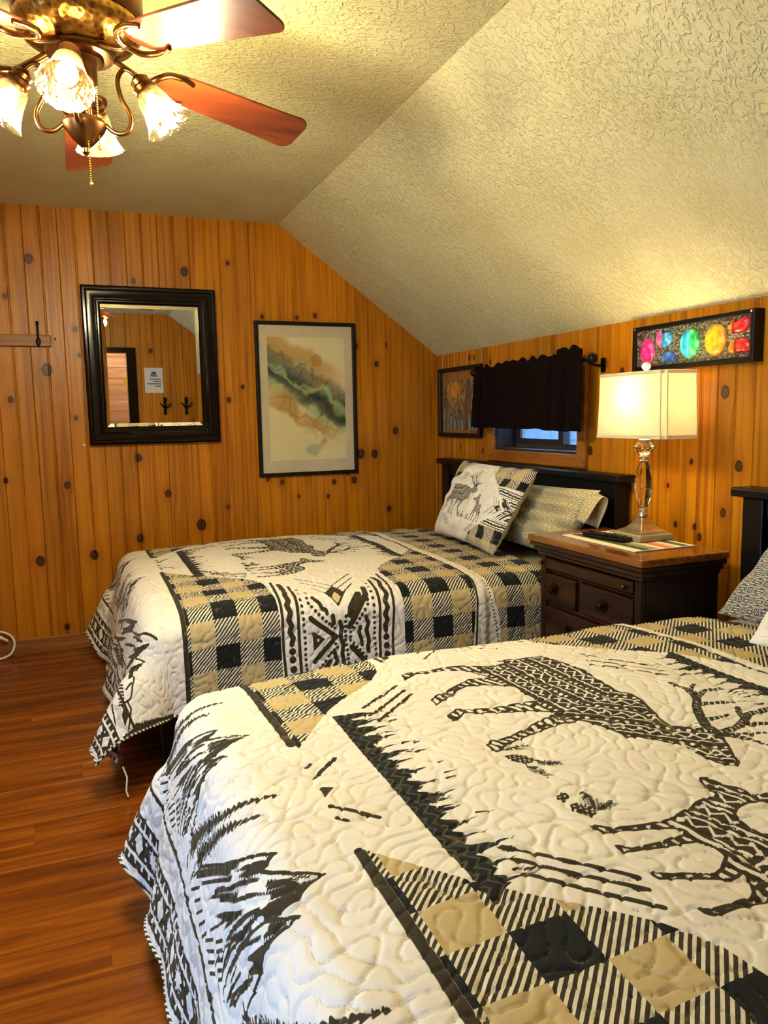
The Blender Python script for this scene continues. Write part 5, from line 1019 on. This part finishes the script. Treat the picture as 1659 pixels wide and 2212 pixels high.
cd = thing('power_cord', (-2.5, -.06, 0), 'looped white power cord with plug on the floor at the left edge', 'cord')
pts = [(-2.75, -.09, .012), (-2.62, -.10, .012), (-2.50, -.085, .012), (-2.435, -.07, .030), (-2.415, -.05, .075), (-2.43, -.035, .115), (-2.47, -.03, .138), (-2.53, -.03, .150), (-2.60, -.03, .16)]
MB().tube(spline(pts, 8), .0055, 8).build('cable', WHITEP, cd, smooth=60)
MB().tube(spline([(-2.56, -.035, .125), (-2.49, -.04, .118), (-2.445, -.05, .095)], 6), [.012]*4+[.010]*5+[.006]*4, 10).build('plug', WHITEP, cd, smooth=60)
# ------------------------------------------------------------------ things on the front wall, seen in the mirror
sg = thing('notice_sheet', (-1.155, YF, 1.33), 'white printed notice on the wall, seen in the mirror', 'sign')
PAPER = plain('paper', '#e9e6dc', .8, .02); INKB = plain('print_ink', '#30353c', .8, .1); INKL = plain('logo_blue', '#3a6a9a', .8, .1)
MB().box((-1.26, YF+.001, 1.345), (-1.052, YF+.003, 1.635)).build('sheet', PAPER, sg)
lg = MB()
for pts_ in ([(-1.19, 1.555), (-1.12, 1.555), (-1.135, 1.59), (-1.175, 1.59)], [(-1.20, 1.535), (-1.11, 1.535), (-1.12, 1.55), (-1.19, 1.55)]): lg.loft([[(a, YF+.003, z) for a, z in pts_], [(a, YF+.0038, z) for a, z in pts_]])
lg.build('logo', INKL, sg)
for i, (s_, wln) in enumerate((('black', .13), ('', .09), ('', .16), ('', .07))):
    MB().box((-1.075-wln, YF+.003, 1.50-.027*i), (-1.075, YF+.0038, 1.509-.027*i)).build('text_line', INKB, sg)
def antler_hook(x):
    t = thing('antler_hook', (x, YF, 1.09), None); z = 1.09
    MB().box((x-.018, YF, z), (x+.018, YF+.012, z+.20)).build('back_plate', IRON, t, bev=.004)
    for s_ in (-1, 1): MB().tube(spline([(x, YF+.014, z+.09), (x+s_*.03, YF+.05, z+.10), (x+s_*.06, YF+.07, z+.14)], 6), [.012]*6+[.008]*7, 8).build('prong', IRON, t, smooth=60)
    MB().tube(spline([(x, YF+.012, z+.16), (x+.01, YF+.03, z+.19), (x-.005, YF+.035, z+.21)], 5), [.012]*5+[.006]*6, 8).build('prong', IRON, t, smooth=60)
    return t
for x, l in ((-1.045, 'dark branching coat hook seen in the mirror, nearer the notice'), (-.80, 'dark branching coat hook seen in the mirror, farther from the notice')): tag(antler_hook(x), l, 'coat hook', 'branching hooks in the mirror')
# ------------------------------------------------------------------ ceiling fan
def fan():
    cx, cy = -2.0034, -2.2232; zb, tx, ty, ph0, R_, dr = 2.0399, .0284, .0026, -.9884, .5887, .0892
    t = thing('ceiling_fan', (cx, cy, HC-.0005), 'bronze ceiling fan with cherry blades and four lit glass shades', 'ceiling fan')
    MB().lathe((cx, cy, 0), [(.070, HC-.001), (.078, 2.232), (.138, 2.220), (.146, 2.205), (.146, 2.118), (.140, 2.108)], 40).build('motor_housing', BRONZE, t, smooth=40)
    MB().lathe((cx, cy, 0), [(.138, 2.108), (.144, 2.098), (.140, 2.082), (.120, 2.060), (.090, 2.046), (.060, 2.040)], 40).build('hammered_bowl', HAMMER, t, smooth=50)
    MB().lathe((cx, cy, 0), [(.076, 2.046), (.078, 2.038), (.074, 2.028), (.050, 2.024)], 36).build('flywheel', BRONZE, t, smooth=40)
    MB().lathe((cx, cy, 0), [(.052, 2.026), (.052, 2.018), (.036, 2.012), (.034, 1.968), (.030, 1.962), (.012, 1.955)], 28).build('switch_housing', BRONZE, t, smooth=40)
    MB().lathe((cx, cy, 0), [(.008, 1.960), (.008, 1.905), (.020, 1.893), (.046, 1.888), (.050, 1.878), (.046, 1.868), (.030, 1.846), (.016, 1.832), (.008, 1.826), (.009, 1.816), (.004, 1.810)], 28).build('lower_bowl', BRONZE, t, smooth=40)
    def wob(k_, r, off=0, up=0, dz=0):
        a = ph0+k_*math.radians(72); c_, s_ = math.cos(a), math.sin(a); x = r*c_-off*s_; y = r*s_+off*c_
        return (cx+x, cy+y, zb+tx*x+ty*y-dr*r/R_+-math.tan(math.radians(12))*off+dz)
    for k_ in range(5):
        # blade outline: rounded root and tip
        out = []; n_ = 8
        r0, r1, w0, w1 = .185, R_, .050, .067
        for i in range(n_+1): a = math.pi/2*i/n_; out.append((r1-.022*(1-math.sin(a)) , -w1+.022*(1-math.cos(a)) if False else -(w1-.022)-.022*math.cos(a)))
        tipa = [(r1-.03+.03*math.sin(a_), -(w1-.03)-.03*math.cos(a_)) for a_ in [math.pi/2*i/6 for i in range(7)]]
        tipb = [(x, -y) for x, y in reversed(tipa)]
        rta = [(r0+.05-.05*math.sin(a_), (w0-.05)+.05*math.cos(a_)) for a_ in [math.pi/2*i/6 for i in range(7)]]
        rtb = [(x, -y) for x, y in reversed(rta)]
        prof = tipa+tipb+[(r, w0+(w1-w0)*(r-r0)/(r1-r0)) for r in (.48, .38, .30)]+rta+rtb+[(r, -(w0+(w1-w0)*(r-r0)/(r1-r0))) for r in (.30, .38, .48)]
        b = MB().loft([[wob(k_, r, o_, 0, .000) for r, o_ in prof], [wob(k_, r, o_, 0, .006) for r, o_ in prof]]); b.build('blade', BLADE, t, bev=.0015)
        # forked iron
        q = MB(); q.tube(spline([wob(k_, .070, 0, 0, .012), wob(k_, .11, 0, 0, .000), wob(k_, .15, 0, 0, -.010), wob(k_, .175, 0, 0, -.006)], 5), .008, 8)
        for s_ in (-1, 1): q.tube(spline([wob(k_, .165, 0, 0, -.008), wob(k_, .178, s_*.030, 0, -.010), wob(k_, .200, s_*.047, 0, -.006), wob(k_, .235, s_*.049, 0, -.004), wob(k_, .262, s_*.040, 0, -.004)], 5), [.0075]*15+[.0055]*6, 8)
        q.build('blade_iron', BRONZE, t, smooth=60)
    for k_ in range(4):
        a = math.radians(-12+90*k_); d = Vector((math.cos(a), math.sin(a), 0)); O = Vector((cx, cy, 0)); Z = Vector((0, 0, 1))
        P = lambda r, z: O+d*r+Z*z
        MB().tube(spline([P(.046, 1.880), P(.072, 1.862), P(.098, 1.868), P(.106, 1.900), P(.086, 1.942), P(.080, 1.982), P(.094, 2.006), P(.114, 2.000), P(.127, 1.984)], 6), .0055, 10).build('light_arm', BRONZE, t, smooth=60)
        # socket and shade along a tilted axis
        ang = math.radians(34); axis = (d*math.sin(ang)-Z*math.cos(ang)).normalized(); base = P(.127, 1.986)
        ex = axis.orthogonal().normalized(); ey = axis.cross(ex)
        def turn(prof, n_=24, flute=0):
            rg = []
            for r, h in prof:
                rg.append([tuple(base+axis*h*.92+(ex*math.cos(2*math.pi*j/n_)+ey*math.sin(2*math.pi*j/n_))*r*(1+(flute*(j % 2)*h/.12))) for j in range(n_)])
            return rg
        MB().loft(turn([(.008, -.010), (.016, -.004), (.024, .004), (.022, .014), (.027, .020), (.024, .030), (.028, .036), (.026, .046)])).build('socket', BRONZE, t, smooth=50)
        MB().loft(turn([(.026, .036), (.031, .044), (.035, .062), (.038, .082), (.044, .104), (.053, .124), (.058, .132)], 32, .05), True, False).build('glass_shade', SHADEG, t, smooth=60)
        MB().loft(turn([(.008, .040), (.012, .050), (.021, .070), (.024, .086), (.020, .102), (.008, .112)], 16)).build('bulb', BULB, t, smooth=70)
        L = bpy.data.lights.new('fan_bulb_light', 'POINT'); L.energy = FAN_W; L.color = (1, .90, .59); L.shadow_soft_size = .035
        lo = bpy.data.objects.new('fan_bulb_light', L); COL.objects.link(lo); lo.location = base+axis*.128
    for x, y, z0_, z1_, nm in ((cx+.006, cy-.02, 1.962, 1.745, 'pull_chain'), (cx+.030, cy-.016, 1.962, 1.83, 'pull_chain')):
        b = MB(); z = z0_
        while z > z1_: b.sphere((x, y, z), .0022, 6, 4); z -= .0055
        b.sphere((x, y, z1_-.005), .0045, 10, 8, (1, 1, 1.2)); b.build(nm, BRASS, t)
BLADE = rect_wood('cherry_blade', '#34100a', '#5c240c', '#7a3a12', 0, .5, .4, .05)
fan()
